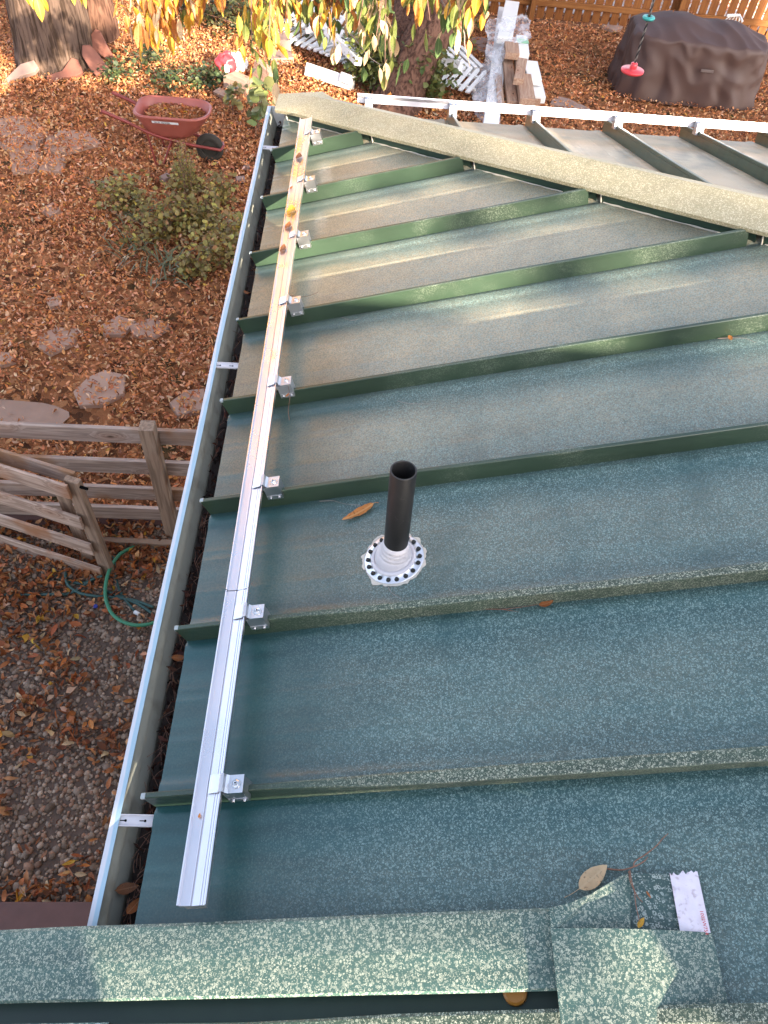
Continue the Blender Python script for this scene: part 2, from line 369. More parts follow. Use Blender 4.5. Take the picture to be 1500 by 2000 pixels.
# ---- fallen leaves as one mass
def leaf_template(nr=4):
    t = np.linspace(0, 1, nr+1); wv = np.sin(PI*t**.85)**.8; wv[0] = .0; wv[-1] = 0
    V = []; F = []
    V.append((0, 0)); 
    for i in range(1, nr): V += [(t[i], -wv[i]), (t[i], 0), (t[i], wv[i])]
    V.append((1, 0)); n = len(V)
    F += [(0, 1, 2), (0, 2, 3)]
    for i in range(nr-2): a = 1+3*i; F += [(a, a+3, a+4, a+1), (a+1, a+4, a+5, a+2)]
    a = 1+3*(nr-2); F += [(a, n-1, a+1), (a+1, n-1, a+2)]
    return np.array(V, float), F
LT, LF = leaf_template()
def leaf_mass(name, pos, size, pal, pw, m, tilt=.5, aspect=.42, curl=1.0, droop=None, parent=None, jitter=.25, yaw=None):
    n = len(pos); pos = np.asarray(pos, float); k = len(LT)
    L = size*(1+rng.uniform(-.35, .45, n)); asp = aspect*rng.uniform(.7, 1.35, n)
    t = LT[:, 0][None]*np.ones((n, 1)); s = LT[:, 1][None]*np.ones((n, 1))
    c1 = rng.normal(0, 1.1*curl, n)[:, None]; fold = rng.uniform(-.2, 1.0, n)[:, None]*curl; tw = rng.normal(0, .8*curl, n)[:, None]
    ang = (t-.5)*c1
    x = np.where(abs(c1) > 1e-3, np.sin(ang)/np.where(abs(c1) > 1e-3, c1, 1), t-.5); zc = (1-np.cos(ang))/np.where(abs(c1) > 1e-3, c1, 1)
    y = s*asp[:, None]*.5*np.cos(fold); z = zc+abs(s)*asp[:, None]*.5*np.sin(fold)+s*asp[:, None]*.5*np.sin(tw*(t-.5)*2)
    P = np.stack([x, y, z], -1)*L[:, None, None]
    a = rng.uniform(0, 2*PI, n) if yaw is None else yaw
    b = rng.normal(0, tilt, n) if droop is None else droop+rng.normal(0, .25, n)
    g = rng.normal(0, tilt, n)
    def rx(q): c, s_ = np.cos(q), np.sin(q); M = np.zeros((n, 3, 3)); M[:, 0, 0] = 1; M[:, 1, 1] = c; M[:, 1, 2] = -s_; M[:, 2, 1] = s_; M[:, 2, 2] = c; return M
    def ry(q): c, s_ = np.cos(q), np.sin(q); M = np.zeros((n, 3, 3)); M[:, 1, 1] = 1; M[:, 0, 0] = c; M[:, 0, 2] = s_; M[:, 2, 0] = -s_; M[:, 2, 2] = c; return M
    def rz(q): c, s_ = np.cos(q), np.sin(q); M = np.zeros((n, 3, 3)); M[:, 2, 2] = 1; M[:, 0, 0] = c; M[:, 0, 1] = -s_; M[:, 1, 0] = s_; M[:, 1, 1] = c; return M
    M = rz(a)@ry(b)@rx(g)
    P = np.einsum('nij,nkj->nki', M, P)+pos[:, None, :]
    me = bpy.data.meshes.new(name)
    fv = np.array([i for f in LF for i in f]); fl = np.array([len(f) for f in LF])
    li = (fv[None]+k*np.arange(n)[:, None]).ravel(); ln = np.tile(fl, n); ls = np.concatenate([[0], np.cumsum(ln)[:-1]])
    me.vertices.add(n*k); me.vertices.foreach_set('co', P.ravel()); me.loops.add(len(li)); me.loops.foreach_set('vertex_index', li.astype(np.int32))
    me.polygons.add(len(ln)); me.polygons.foreach_set('loop_start', ls.astype(np.int32)); me.polygons.foreach_set('loop_total', ln.astype(np.int32))
    pal = np.array(pal); ci = rng.choice(len(pal), n, p=np.array(pw)/sum(pw)); c = pal[ci]*rng.uniform(1-jitter, 1+jitter, (n, 1))*rng.uniform(.9, 1.1, (n, 3))
    c = np.concatenate([np.repeat(c, k, 0), np.ones((n*k, 1))], 1)
    ca = me.color_attributes.new('Col', 'FLOAT_COLOR', 'POINT'); ca.data.foreach_set('color', c.ravel())
    me.update(calc_edges=True); me.shade_smooth()
    o = link(name, me, m, parent); 
    return o
PAL = [(.46, .17, .060), (.36, .115, .04), (.56, .25, .11), (.62, .34, .17), (.22, .075, .03), (.52, .17, .04), (.60, .40, .24), (.70, .38, .05)]
PALL = [(.70, .30, .125), (.56, .21, .085), (.78, .38, .18), (.82, .48, .26), (.30, .11, .05), (.72, .28, .08), (.80, .54, .34), (.80, .45, .08)]  # lawn leaves: paler dry tones with a warm glow painted in
PWT = [30, 22, 20, 10, 10, 10, 5, 1.2]
slabs_px = [  # visible paving stones among the leaves
    [(-20, 238), (30, 232), (62, 236), (88, 262), (52, 300), (20, 290), (-20, 270)],
    [(22, 300), (60, 275), (80, 300), (70, 330), (28, 335)],
    [(98, 268), (128, 258), (170, 262), (192, 282), (150, 292), (120, 300), (92, 292)],
    [(84, 318), (108, 305), (126, 312), (118, 336), (78, 334)],
    [(82, 412), (104, 400), (120, 412), (100, 424)],
    [(78, 662), (110, 645), (150, 648), (142, 672), (100, 692), (80, 680)],
    [(200, 640), (232, 622), (262, 632), (240, 655), (205, 655)],
    [(258, 640), (300, 625), (330, 640), (300, 660), (262, 656)],
    [(-20, 690), (22, 694), (28, 708), (-20, 722)],
    [(150, 768), (176, 742), (205, 730), (240, 738), (238, 770), (200, 790), (160, 792)],
    [(335, 790), (365, 768), (396, 765), (400, 800), (350, 812)],
    [(92, 588), (118, 582), (120, 598), (98, 602)]]
pathroot = root('stone_path', A(150, 500), None, None); pathroot['kind'] = 'structure'
slab_c = []
for i, pp in enumerate(slabs_px):
    base = [A(x, y) for x, y in pp]; c = sum(base, Vector())/len(base); slab_c.append((c, max((q-c).length for q in base)))
    pts = [c+(q-c)*1.12 for q in base]; mb = MB(); n = len(pts); tilt = random.uniform(-.02, .02)
    top = [q+Vector((0, 0, .020+tilt*(q.x-c.x))) for q in pts]; bot = [q+Vector((0, 0, -.03)) for q in pts]; inner = [c+(q-c)*.96+Vector((0, 0, .026)) for q in pts]
    mb.add(bot+top+inner, [(i, (i+1) % n, (i+1) % n+n, i+n) for i in range(n)]+[(i+n, (i+1) % n+n, (i+1) % n+2*n, i+2*n) for i in range(n)]+[tuple(range(2*n, 3*n))])
    mb.build('flagstone', M_slab, pathroot)
def fnoise(P, s, z=0): return np.array([noise.noise(Vector((x*s, y*s, z))) for x, y in P[:, :2]])
# dense litter on the lawn side
N = 380000
P = np.stack([rng.uniform(-9, 13, N), rng.uniform(GE-.05, 16.5, N), np.zeros(N)], -1); P[:, 2] = G
P = P[inview(P, .06)]
gap = fnoise(P, 1.3)
keep = rng.uniform(0, 1, len(P)) < np.where(P[:, 0] > 2.2, .50, 1.0)*np.where(P[:, 1] > 12.5, .7, 1)*np.clip(1.0+.9*gap, .45, 1)
for c, r in slab_c:
    d = np.hypot(P[:, 0]-c.x, P[:, 1]-c.y); keep &= ~((d < r*1.0) & (rng.uniform(0, 1, len(P)) < .18-.14*(d/r))); P[:, 2] += np.where(d < r*1.1, .034, 0)
dc = np.array(A(30, 815)); d = np.hypot((P[:, 0]-dc[0])/1.0, (P[:, 1]-dc[1])/.24); keep &= ~((d < .75) & (rng.uniform(0, 1, len(P)) < .93))
P = P[keep]; P[:, 2] += rng.uniform(.004, .055, len(P))+.02*np.clip(fnoise(P, 3, 5), 0, 1)
far = P[:, 1] > 7
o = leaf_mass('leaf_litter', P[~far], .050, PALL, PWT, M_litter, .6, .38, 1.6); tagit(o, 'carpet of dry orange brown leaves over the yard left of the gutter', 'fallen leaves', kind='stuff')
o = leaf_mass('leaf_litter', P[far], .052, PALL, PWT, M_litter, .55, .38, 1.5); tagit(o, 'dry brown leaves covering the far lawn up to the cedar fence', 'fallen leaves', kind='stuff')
# gravel
N = 26000
Q = np.stack([rng.uniform(-2.8, .1, N), rng.uniform(-.6, GE, N), np.full(N, G+.015)], -1); Q = Q[inview(Q, .08)]
ico_v = []; ico_f = []
ph = (1+5**.5)/2
ico_v = np.array([(-1, ph, 0), (1, ph, 0), (-1, -ph, 0), (1, -ph, 0), (0, -1, ph), (0, 1, ph), (0, -1, -ph), (0, 1, -ph), (ph, 0, -1), (ph, 0, 1), (-ph, 0, -1), (-ph, 0, 1)])/1.902
ico_f = np.array([(0, 11, 5), (0, 5, 1), (0, 1, 7), (0, 7, 10), (0, 10, 11), (1, 5, 9), (5, 11, 4), (11, 10, 2), (10, 7, 6), (7, 1, 8), (3, 9, 4), (3, 4, 2), (3, 2, 6), (3, 6, 8), (3, 8, 9), (4, 9, 5), (2, 4, 11), (6, 2, 10), (8, 6, 7), (9, 8, 1)])
def pebbles(name, Q, s0, s1, pal, m):
    n = len(Q); s = rng.uniform(s0, s1, (n, 1, 1))*np.exp(rng.normal(0, .25, (n, 1, 1)))
    V = ico_v[None]*np.stack([rng.uniform(.8, 1.4, n), rng.uniform(.7, 1.1, n), rng.uniform(.45, .8, n)], -1)[:, None]*s*rng.uniform(.88, 1.12, (n, 12, 1))
    a = rng.uniform(0, 2*PI, n); c, si = np.cos(a)[:, None], np.sin(a)[:, None]; V = np.stack([V[..., 0]*c-V[..., 1]*si, V[..., 0]*si+V[..., 1]*c, V[..., 2]], -1)+Q[:, None]
    me = bpy.data.meshes.new(name); me.vertices.add(n*12); me.vertices.foreach_set('co', V.ravel()); li = (ico_f.ravel()[None]+12*np.arange(n)[:, None]).ravel()
    me.loops.add(len(li)); me.loops.foreach_set('vertex_index', li.astype(np.int32)); me.polygons.add(n*20); me.polygons.foreach_set('loop_start', np.arange(0, n*60, 3, dtype=np.int32)); me.polygons.foreach_set('loop_total', np.full(n*20, 3, np.int32))
    pal = np.array(pal); col = pal[rng.integers(0, len(pal), n)]*rng.uniform(.7, 1.3, (n, 1)); col = np.concatenate([np.repeat(col, 12, 0), np.ones((n*12, 1))], 1)
    ca = me.color_attributes.new('Col', 'FLOAT_COLOR', 'POINT'); ca.data.foreach_set('color', col.ravel()); me.update(calc_edges=True); me.shade_smooth(); return link(name, me, m)
o = pebbles('gravel', Q, .008, .016, [(.25, .175, .12), (.18, .12, .08), (.34, .245, .175), (.24, .18, .135), (.29, .165, .105), (.42, .32, .24)], M_peb)
tagit(o, 'loose grey brown pebbles beside the house below the gutter', 'gravel', kind='stuff')
# clumps of leaves over the gravel
N = 22000
Q = np.stack([rng.uniform(-2.8, .1, N), rng.uniform(-.6, GE, N), np.full(N, G+.03)], -1); Q = Q[inview(Q, .08)]
cl = fnoise(Q, 1.7, 2)+.5*fnoise(Q, 4.5, 8)
yb = np.array(A(60, 1300)).astype(float)[1]
dens = np.clip(.16+cl*1.0+np.clip((Q[:, 1]-yb)*.55, -.12, .75), .025, .9)
ylow = A(60, 1740)[1]; dens = np.maximum(dens, np.where(Q[:, 1] < ylow+.06, .5, 0))
Q = Q[rng.uniform(0, 1, len(Q)) < dens]; Q[:, 2] += rng.uniform(0, .035, len(Q))
near = Q[:, 1] < yb-.12
single = Q[near][::max(1, len(Q[near])//170)][:170]; rest = np.concatenate([Q[~near], np.array([q for i, q in enumerate(Q[near]) if i % max(1, len(Q[near])//170) != 0])]) if near.any() else Q
o = leaf_mass('leaf_litter', rest, .066, PAL, [24, 26, 16, 8, 18, 8, 4, 2], M_litter, .6, .38, 1.7); tagit(o, 'brown leaves drifted over the gravel around the gate and hose', 'fallen leaves', kind='stuff')

# single-leaf meshes (unit length along x), shared by every leaf built one by one
def leaf_mesh(kind, seed, asp=.38, curl=.5, fold=.3, twist=.3, stem=.0, rows=9):
    rg = random.Random(seed); mb = MB(); vs = []; fs = []
    for i in range(rows+1):
        t = i/rows; wdt = asp*.5*(math.sin(PI*t**.9)**.75 if 0 < t < 1 else 0.0)*(1-.25*t)+.002
        a = (t-.5)*curl; x = math.sin(a)/curl if curl else t-.5; z0 = (1-math.cos(a))/curl if curl else 0
        for j in (-1, -.5, 0, .5, 1):
            wig = rg.uniform(-.012, .012) if abs(j) == 1 else 0; f = fold+wig*3; tw = twist*(t-.5)
            yy = wdt*j; zz = abs(yy)*math.sin(f)+yy*math.sin(tw)
            vs.append((x, yy*math.cos(f)*math.cos(tw), z0+zz+wig))
    for i in range(rows):
        for j in range(4): a = i*5+j; fs.append((a, a+1, a+6, a+5))
    mb.add(vs, fs)
    if stem: mb.tube(smooth_pts([(-.5+.02, 0, vs[2][2]), (-.5-stem*.5, .02, vs[2][2]+.01), (-.5-stem, .07, vs[2][2])], 3), .008, 4)
    me = mb.mesh('leaf_'+kind); me.materials.append(LM[kind]); me.shade_smooth(); return me
LMESH = {k: [leaf_mesh(k, s, .42+.05*(s % 3), [.5, -.7, 1.0, 1.5][s % 4], [.3, .5, .1, .8][s % 4], [.3, -.5, .8, .2][s % 4], .15) for s in range(4)] for k in LM}
def put_leaf(name, kind, var, loc, size, rz=0, ry=0, rx=0, parent=None):
    me = LMESH[kind][var % 4] if isinstance(var, int) else var
    W = Matrix.Translation(loc) @ Matrix.Rotation(rz, 4, 'Z') @ Matrix.Rotation(ry, 4, 'Y') @ Matrix.Rotation(rx, 4, 'X') @ Matrix.Scale(size, 4)
    return link(name, me, None, parent, W)
kinds = ['brown', 'rust', 'brown', 'rust', 'orange', 'tan', 'brown', 'gold']
for i, q in enumerate(single):
    o = put_leaf('fallen_leaf', kinds[i % 8], i, Vector(q)+Vector((0, 0, .012)), random.uniform(.05, .085), random.uniform(0, 6.28), random.uniform(-.4, .4), random.uniform(-.5, .5))
    tagit(o, 'dry curled leaf lying loose on the gravel under the gutter side of the roof', 'leaf', 'leaves scattered on the gravel')

# ================================================================== the house with the green metal roof
house = root('house', (0, 0, 0), 'house with dark green standing seam metal roof spotted with pale dried droplets', 'house')
SEAM1 = [YC-k*.406 for k in range(7, -5, -1)]         # u of the near-slope seams (from the corner towards the camera)
SEAM2 = [.41+.4*j for j in range(7)]
SH = .061
def ribs(d, wdt):                                     # pan cross-section: d = distance from the far seam, height
    h = 0
    for c, s, a in ((.030, .012, .0045), (wdt-.030, .012, .0045)): h = max(h, a*max(0, 1-max(0, abs(d-c)-s)/.008)) if abs(d-c) < .03 else h
    for c in (wdt*.34, wdt*.41, wdt*.66): h += .0010*math.exp(-((d-c)/.006)**2)
    return h
def pan(PF, ua, ub, vmax, m, clip=True):
    """one roof pan between seams ua < ub (distance from the corner along the eave)"""
    wdt = ub-ua; ds = sorted(set([0, .008, .018, .022, .038, .045, .055]+[wdt*f for f in np.linspace(.16, .84, 15)]+[wdt*.34-.006, wdt*.34, wdt*.34+.006, wdt*.41-.006, wdt*.41, wdt*.41+.006, wdt*.66-.006, wdt*.66, wdt*.66+.006]+[wdt-q for q in (0, .008, .018, .022, .038, .045, .055)]))
    ds = [d for d in ds if 0 <= d <= wdt+1e-9]; nv = 50; vs = []; fs = []
    for d in ds:
        u = ua+d; vm = min(vmax, u-.02) if clip else vmax; vm = max(vm, .001)
        for j in range(nv+1):
            v = vm*(j/nv); oil = .0034*noise.noise(Vector((u*3.5, v*1.6, 1.3)))*min(1, max(0, v-.1)/.5)*math.sin(PI*min(1, max(0, d/wdt)))
            vs.append(PF(u, v, ribs(d, wdt)+oil))
    for i in range(len(ds)-1):
        for j in range(nv): a = i*(nv+1)+j; fs.append((a, a+1, a+nv+2, a+nv+1))
    # drip edge turned down at the eave
    n = len(vs)
    for i, d in enumerate(ds): q = vs[i*(nv+1)]; vs += [q.copy(), Vector((q[0], q[1], q[2]-.022)) + (Vector((.004, 0, 0)) if PF is P1 else Vector((0, -.004, 0)))]
    for i in range(len(ds)-1): fs.append((n+2*i, n+2*i+2, n+2*i+3, n+2*i+1))
    mb = MB(); mb.add(vs, fs); return mb.build('pan', m, house, smooth=True)
edges1 = [.02]+SEAM1
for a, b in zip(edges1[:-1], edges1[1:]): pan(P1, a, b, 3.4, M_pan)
edges2 = [.02]+SEAM2+[SEAM2[-1]+.4]
for a, b in zip(edges2[:-1], edges2[1:]): pan(P2, a, b, 2.9, M_pan2)
def seam(PF, u, vmax, m, over=.006, squash=0):
    """standing seam: thin upright rib with a folded bead; the end overhangs the eave, cut back below"""
    mb = MB(); s = 1 if PF is P1 else 1
    prof = [(-.0045, 0), (-.0045, SH-.016), (-.0075, SH-.013), (-.0075, SH-.002), (-.005, SH), (.004, SH), (.0055, SH-.002), (.0045, SH-.016), (.0045, 0)]
    n = len(prof); ks = 26; vs = []
    for j in range(ks+1):
        v = -.0 + (vmax)*j/ks
        for a, h in prof:
            vv = v
            if j == 0: vv = -over*min(1, max(0, h)/SH)*.95
            lean = 0.006*noise.noise(Vector((u*3, v*1.5, 0)))*h/SH
            wide = 1.0
            if squash: wide = 1+squash*max(0, min(1, (v-.28)/.25))*(h > .04)
            hh = h*(1-(.12*max(0, min(1, (v-.28)/.25)) if squash else 0))
            vs.append(PF(u+a*wide+lean, vv, hh))
    fs = [(j*n+i, j*n+i+1, (j+1)*n+i+1, (j+1)*n+i) for j in range(ks) for i in range(n-1)]+[tuple(range(n))]
    mb.add(vs, fs); o = mb.build('seam', m, house, smooth=False)
    # folded end tab
    t = MB(); c = [PF(u+a, -over-.0015, h) for a, h in ((-.0065, SH-.006), (.005, SH-.006), (.005, SH+.0008), (-.0065, SH+.0008))]
    c2 = [PF(u+a, -over+.008, h) for a, h in ((-.0065, SH-.006), (.005, SH-.006), (.005, SH+.0008), (-.0065, SH+.0008))]
    t.hexa(c, c2); t.build('folded_tab', M_tab, o); return o
for u in SEAM1: seam(P1, u, min(3.4, u-.15), M_seamn if u > YC-.45 else M_seam, squash=1.1 if abs(u-YC) < .01 or abs(u-YC-.406) < .01 else (.5 if abs(u-YC+.406) < .01 else 0))
for u in SEAM2: seam(P2, u, min(2.9, u-.12), M_seam)
# z flashings under the hip cap, with beads of sealant
def hipline(PF, c, us):
    for a, b in zip(us[:-1], us[1:]):
        va, vb = a+.0085, b-.0085
        if vb > 3.3: break
        q = MB(); off = YC-c
        lo = [PF(va, va-off, .001), PF(vb, vb-off, .001)]; hi = [PF(vb, vb-off, SH+.006), PF(va, va-off, SH+.006)]
        bk = Vector((.004, .004, 0))
        q.hexa([lo[0], lo[1], hi[0], hi[1]], [x+bk for x in (lo[0], lo[1], hi[0], hi[1])]); o = q.build('hip_flashing', M_flash, house)
        pts = []; L = random.uniform(.6, .95)
        for i in range(18):
            t = va+(vb-va)*(.02+L*i/17); pts.append(PF(t, t-off-.004+random.uniform(-.002, .002), .004))
        s = MB(); s.tube(pts, [random.uniform(.0012, .0035) for _ in pts], 5); s.build('sealant_bead', M_seal, o)
        s = MB(); s.tube([PF(va+.004, va-off-.003, .004+.05*i/5) for i in range(6)], .0028, 5); s.build('sealant_bead', M_seal, o)
hipline(P1, YC-.114, [.13]+[u for u in SEAM1 if u < 3.5])
hipline(P2, YC-.114, [.13]+SEAM2)
# hip cap
def hipcap():
    mb = MB(); ts = [0.15+i*.09 for i in range(38)]; HE = SH+.008
    def L(t): u = t+.0925; return P1(u, t-.0925+.0, HE)
    def edgeL(t): return Vector((t-.0925, YC-t-.0925, (t-.0925)*TA+HE/CS))
    def edgeR(t): return Vector((t+.0925, YC-t+.0925, (t-.0925)*TA+HE/CS))
    def crest(t): return Vector((t, YC-t, t*TA+.088))
    vs = []; fs = []
    ts = [t for t in ts if t < 3.3]
    for t in ts:
        wob = .002*noise.noise(Vector((t*3, 0, 0)))
        e, f, c = edgeL(t), edgeR(t), crest(t)
        e.z += wob; d = Vector((0, 0, -.014))
        vs += [e+d+Vector((.003, .003, 0)), e, e.lerp(c, .5)+Vector((0, 0, .002+wob)), c-Vector((.006, .006, .001)), c+Vector((0, 0, .0015)), c+Vector((.006, .006, -.001)), f, f+d]
    n = 8
    fs = [(j*n+i, j*n+i+1, (j+1)*n+i+1, (j+1)*n+i) for j in range(len(ts)-1) for i in range(n-1)]
    b = len(vs); A0 = Vector((-.040, 3.232, .058)); B0 = Vector((-.034, 3.405, .060)); R0 = Vector((.18, 3.43, .075))
    vs += [A0, B0, R0, A0+Vector((.004, .003, -.014)), B0+Vector((0, 0, -.02)), R0-Vector((0, 0, .02))]
    fs += [(b, 1, 2), (b, 2, 3), (b, 3, 4, b+1), (b+1, 4, 5), (b+1, 5, 6), (b+1, 6, b+2), (b+3, 0, 1, b), (b+3, b, b+1, b+4), (b+4, b+1, b+2, b+5)]
    mb.add(vs, fs); o = mb.build('hip_cap', M_hip, house)
    for px, py in ((704, 213), (776, 304), (1026, 332), (574, 218), (798, 279), (1134, 367)):
        pass
    return o
hipcap()
# rake cap strip lying over the panels at the near end, with the end flashings
def capz(x, h): return x*TA+h/CS
CY0, CY1, CX0, CX1 = -.243, -.366, -.36, .792
mb = MB(); nx = 40; prof = [(CY0+.002, .040), (CY0, .060), (CY0-.006, .064), ((CY0+CY1)/2, .066), (CY1+.004, .064), (CY1, .060), (CY1+.002, .048)]
vs = []
for j in range(nx+1):
    x = CX0+(CX1-CX0)*j/nx
    for y, h in prof: vs.append((x, y+.0015*noise.noise(Vector((x*4, y*9, 0))), capz(x, h+.002*noise.noise(Vector((x*5, 0, 3))))))
n = len(prof); mb.add(vs, [(j*n+i, j*n+i+1, (j+1)*n+i+1, (j+1)*n+i) for j in range(nx) for i in range(n-1)])
mb.build('rake_cap', M_cap, house, smooth=False)
# lower panel under the strip, carried out beyond the gutter
mb = MB(); 
for y0, y1, h0, h1 in ((-.255, -.352, .030, .030), (-.352, -.356, .030, .012), (-.356, -.400, .012, .012)):
    mb.add([(CX0, y0, capz(CX0, h0)), (.80, y0, capz(.80, h0)), (.80, y1, capz(.80, h1)), (CX0, y1, capz(CX0, h1))], [(0, 1, 2, 3)])
mb.build('under_panel', M_flash, house)
mb = MB(); mb.add([(CX0, -.398, capz(CX0, .012)), (.0, -.398, capz(0, .012)), (.0, -.398, capz(0, .058)), (CX0, -.398, capz(CX0, .058)), (CX0, -.44, capz(CX0, .058)), (0, -.44, capz(0, .058))], [(0, 1, 2, 3), (3, 2, 5, 4)])
mb.build('rake_trim', M_cap, house)
M_cap2 = roof_paint('inner_flashing_paint', (.012, .050, .045), (.40, .45, .40), (.08, .12, .10), 120, .8, grad=False, rough=.4)
def plate(name, pts, m, parent, th=.0015):
    q = MB(); n = len(pts); pts = [Vector(p) for p in pts]; nn = (pts[1]-pts[0]).cross(pts[2]-pts[0]).normalized(); nn = nn if nn.z > 0 else -nn
    q.add(pts+[p+nn*th for p in pts], [tuple(range(n-1, -1, -1)), tuple(range(n, 2*n))]+[(i, (i+1) % n, (i+1) % n+n, i+n) for i in range(n)])
    return q.build(name, m, parent)
# upper end flashing (curved edge), lower end flashing, peeled tape
up_e = [(1074, 1778, .074), (1116, 1767, .070), (1156, 1750, .058), (1188, 1730, .044), (1212, 1716, .034), (1232, 1709, .024), (1232, 1830, .028), (1078, 1830, .077)]
plate('end_flashing', [AR(x, y, h) for x, y, h in up_e], M_cap, house, .004)
plate('end_flashing', [AR(1230.5, 1706, .016), AR(1310, 1707, .010), AR(1331, 1835, .012), AR(1232, 1835, .018)], M_cap2, house)
lowf = MB(); rowsn = 12
TL, TR, BL, BR = AR(1075, 1813, .082), AR(1390, 1821, .016), AR(1100, 2040, .080), AR(1441, 2040, .012)
vs = []
for j in range(rowsn+1):
    for i in range(rowsn+1):
        s, t = i/rowsn, j/rowsn; q = TL.lerp(TR, s).lerp(BL.lerp(BR, s), t); q = q+N1*(.014*math.sin(PI*s)*(1-.3*t)+.0015*noise.noise(Vector((s*3, t*3, 0)))); vs.append(q)
k = rowsn+1; fs = [(j*k+i, j*k+i+1, (j+1)*k+i+1, (j+1)*k+i) for j in range(rowsn) for i in range(rowsn)]
b = len(vs); rim = [vs[j*k] for j in range(k)]; vs += [q-N1*.010+Vector((.001, 0, 0)) for q in rim]; fs += [(j*k, (j+1)*k, b+j+1, b+j) for j in range(rowsn)]
b = len(vs); rim = vs[:k]; vs += [q-N1*.006 for q in rim]; fs += [(i, i+1, b+i+1, b+i) for i in range(rowsn)]
lowf.add(vs, fs); lowf.build('end_flashing', M_cap, house, smooth=False)
tp = [AR(1308, 1707, .014), AR(1362, 1701, .012), AR(1388, 1822, .020), AR(1329, 1822, .022)]
k_ = NT('peeled_tape', .7, .3); kk = k_.noise(60, 5); xx = k_.vor(300)
k_.col(k_.mix(k_.sstep(k_.noise(110, 5), .52, .70), k_.mix(kk, (.55, .50, .56), (.72, .68, .74)), (.46, .40, .44))); k_.bump(k_.noise(200, 3), .5, .001)
nj = 14; q = MB(); vs = []
for i in range(nj+1):
    s = i/nj; a = tp[0].lerp(tp[1], s); b_ = tp[3].lerp(tp[2], s); ja = random.uniform(-.0035, .0035)
    vs += [a+(a-b_).normalized()*ja, a.lerp(b_, .33)+N1*.001*math.sin(6*s), a.lerp(b_, .66), b_]
q.add(vs, [(i*4+j, i*4+j+1, (i+1)*4+j+1, (i+1)*4+j) for i in range(nj) for j in range(3)]); tape = q.build('tape_strip', k_.m, house)
def text(name, body, size, M, m, parent, extr=.0002):
    c = bpy.data.curves.new(name, 'FONT'); c.body = body; c.size = size; c.extrude = extr; c.materials.append(m); c.align_x = 'LEFT'; c.resolution_u = 2
    t_ = bpy.data.objects.new('t', c); me = bpy.data.meshes.new_from_object(t_); bpy.data.objects.remove(t_)
    me.materials.clear(); me.materials.append(m); o = bpy.data.objects.new(name, me); COL.objects.link(o); o.parent = parent; o.matrix_basis = world_of(parent).inverted() @ M; return o
ta = AR(1366, 1778, .0235); tb = AR(1376, 1820, .0242); ex = (tb-ta).normalized(); ez = N1.copy(); ey = ez.cross(ex).normalized(); ez = ex.cross(ey)
text('lettering', '1002W754', .0083, Matrix(((ex.x, ey.x, ez.x, ta.x), (ex.y, ey.y, ez.y, ta.y), (ex.z, ey.z, ez.z, ta.z+.0006), (0, 0, 0, 1))), M_red_ink, tape)
# timber, walls and an added unseen wall whose gap shapes the sun patch
mb = MB(); mb.box((.035, -3.1, -.20), (.06, YC-.05, -.028)); mb.box((.06, YC-.06, -.20), (4.2, YC-.035, -.028)); mb.build('fascia', M_beam, house)
mb = MB(); mb.box((.35, -3.0, G), (.45, YC-.4, -.05)); mb.box((.45, YC-.5, G), (4.2, YC-.4, -.05)); mb.build('wall', M_wall, house)
WT = 2.15; WY = -3.0; xl, xr = 1.63, 2.66
mb = MB(); LZ = lambda x: .283*x+.779
mb.hexa([(-4, WY, G), (xl, WY, G), (xl, WY, WT), (-4, WY, WT)], [(-4, WY-.08, G), (xl, WY-.08, G), (xl, WY-.08, WT), (-4, WY-.08, WT)])
mb.hexa([(xl, WY, LZ(xl)), (xr, WY, LZ(xr)), (xr, WY, WT), (xl, WY, WT)], [(xl, WY-.08, LZ(xl)), (xr, WY-.08, LZ(xr)), (xr, WY-.08, WT), (xl, WY-.08, WT)])
mb.hexa([(xl, WY, G), (xr, WY, G), (xr, WY, .25), (xl, WY, .25)], [(xl, WY-.08, G), (xr, WY-.08, G), (xr, WY-.08, .25), (xl, WY-.08, .25)])
mb.hexa([(xr, WY, G), (16.2, WY, G), (16.2, WY, WT), (xr, WY, WT)], [(xr, WY-.08, G), (16.2, WY-.08, G), (16.2, WY-.08, WT), (xr, WY-.08, WT)])
mb.build('added_shade_wall', M_wall, house)

# ================================================================== gutter
gut = root('gutter', (-.09, 0, -.02), 'metal roof gutter with white lip along the left eave, dark debris inside', 'gutter')
GY0, GY1 = -.345, 3.425
gp = [(-.0935, -.030), (-.0935, -.011), (-.0770, -.011), (-.0765, -.020), (-.0745, -.030), (-.066, -.060), (-.052, -.095), (-.050, -.118), (.028, -.118), (.030, -.03), (.033, -.03), (.031, -.121), (-.053, -.121), (-.055, -.096), (-.070, -.061), (-.080, -.034)]
def extr_y(prof, ys, wob=0):
    n = len(prof); vs = [(x+wob*noise.noise(Vector((0, y*1.4, 0))), y, z+wob*noise.noise(Vector((5, y*1.4, 0)))) for y in ys for x, z in prof]
    return vs, [(j*n+i, j*n+(i+1) % n, (j+1)*n+(i+1) % n, (j+1)*n+i) for j in range(len(ys)-1) for i in range(n)]
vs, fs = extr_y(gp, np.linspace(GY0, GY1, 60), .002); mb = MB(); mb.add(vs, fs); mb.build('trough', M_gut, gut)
vs, fs = extr_y([(-.0945, -.0125), (-.0945, -.0100), (-.0758, -.0100), (-.0758, -.0125)], np.linspace(GY0, GY1, 60), .002); mb = MB(); mb.add(vs, fs); mb.build('lip', M_lip, gut)
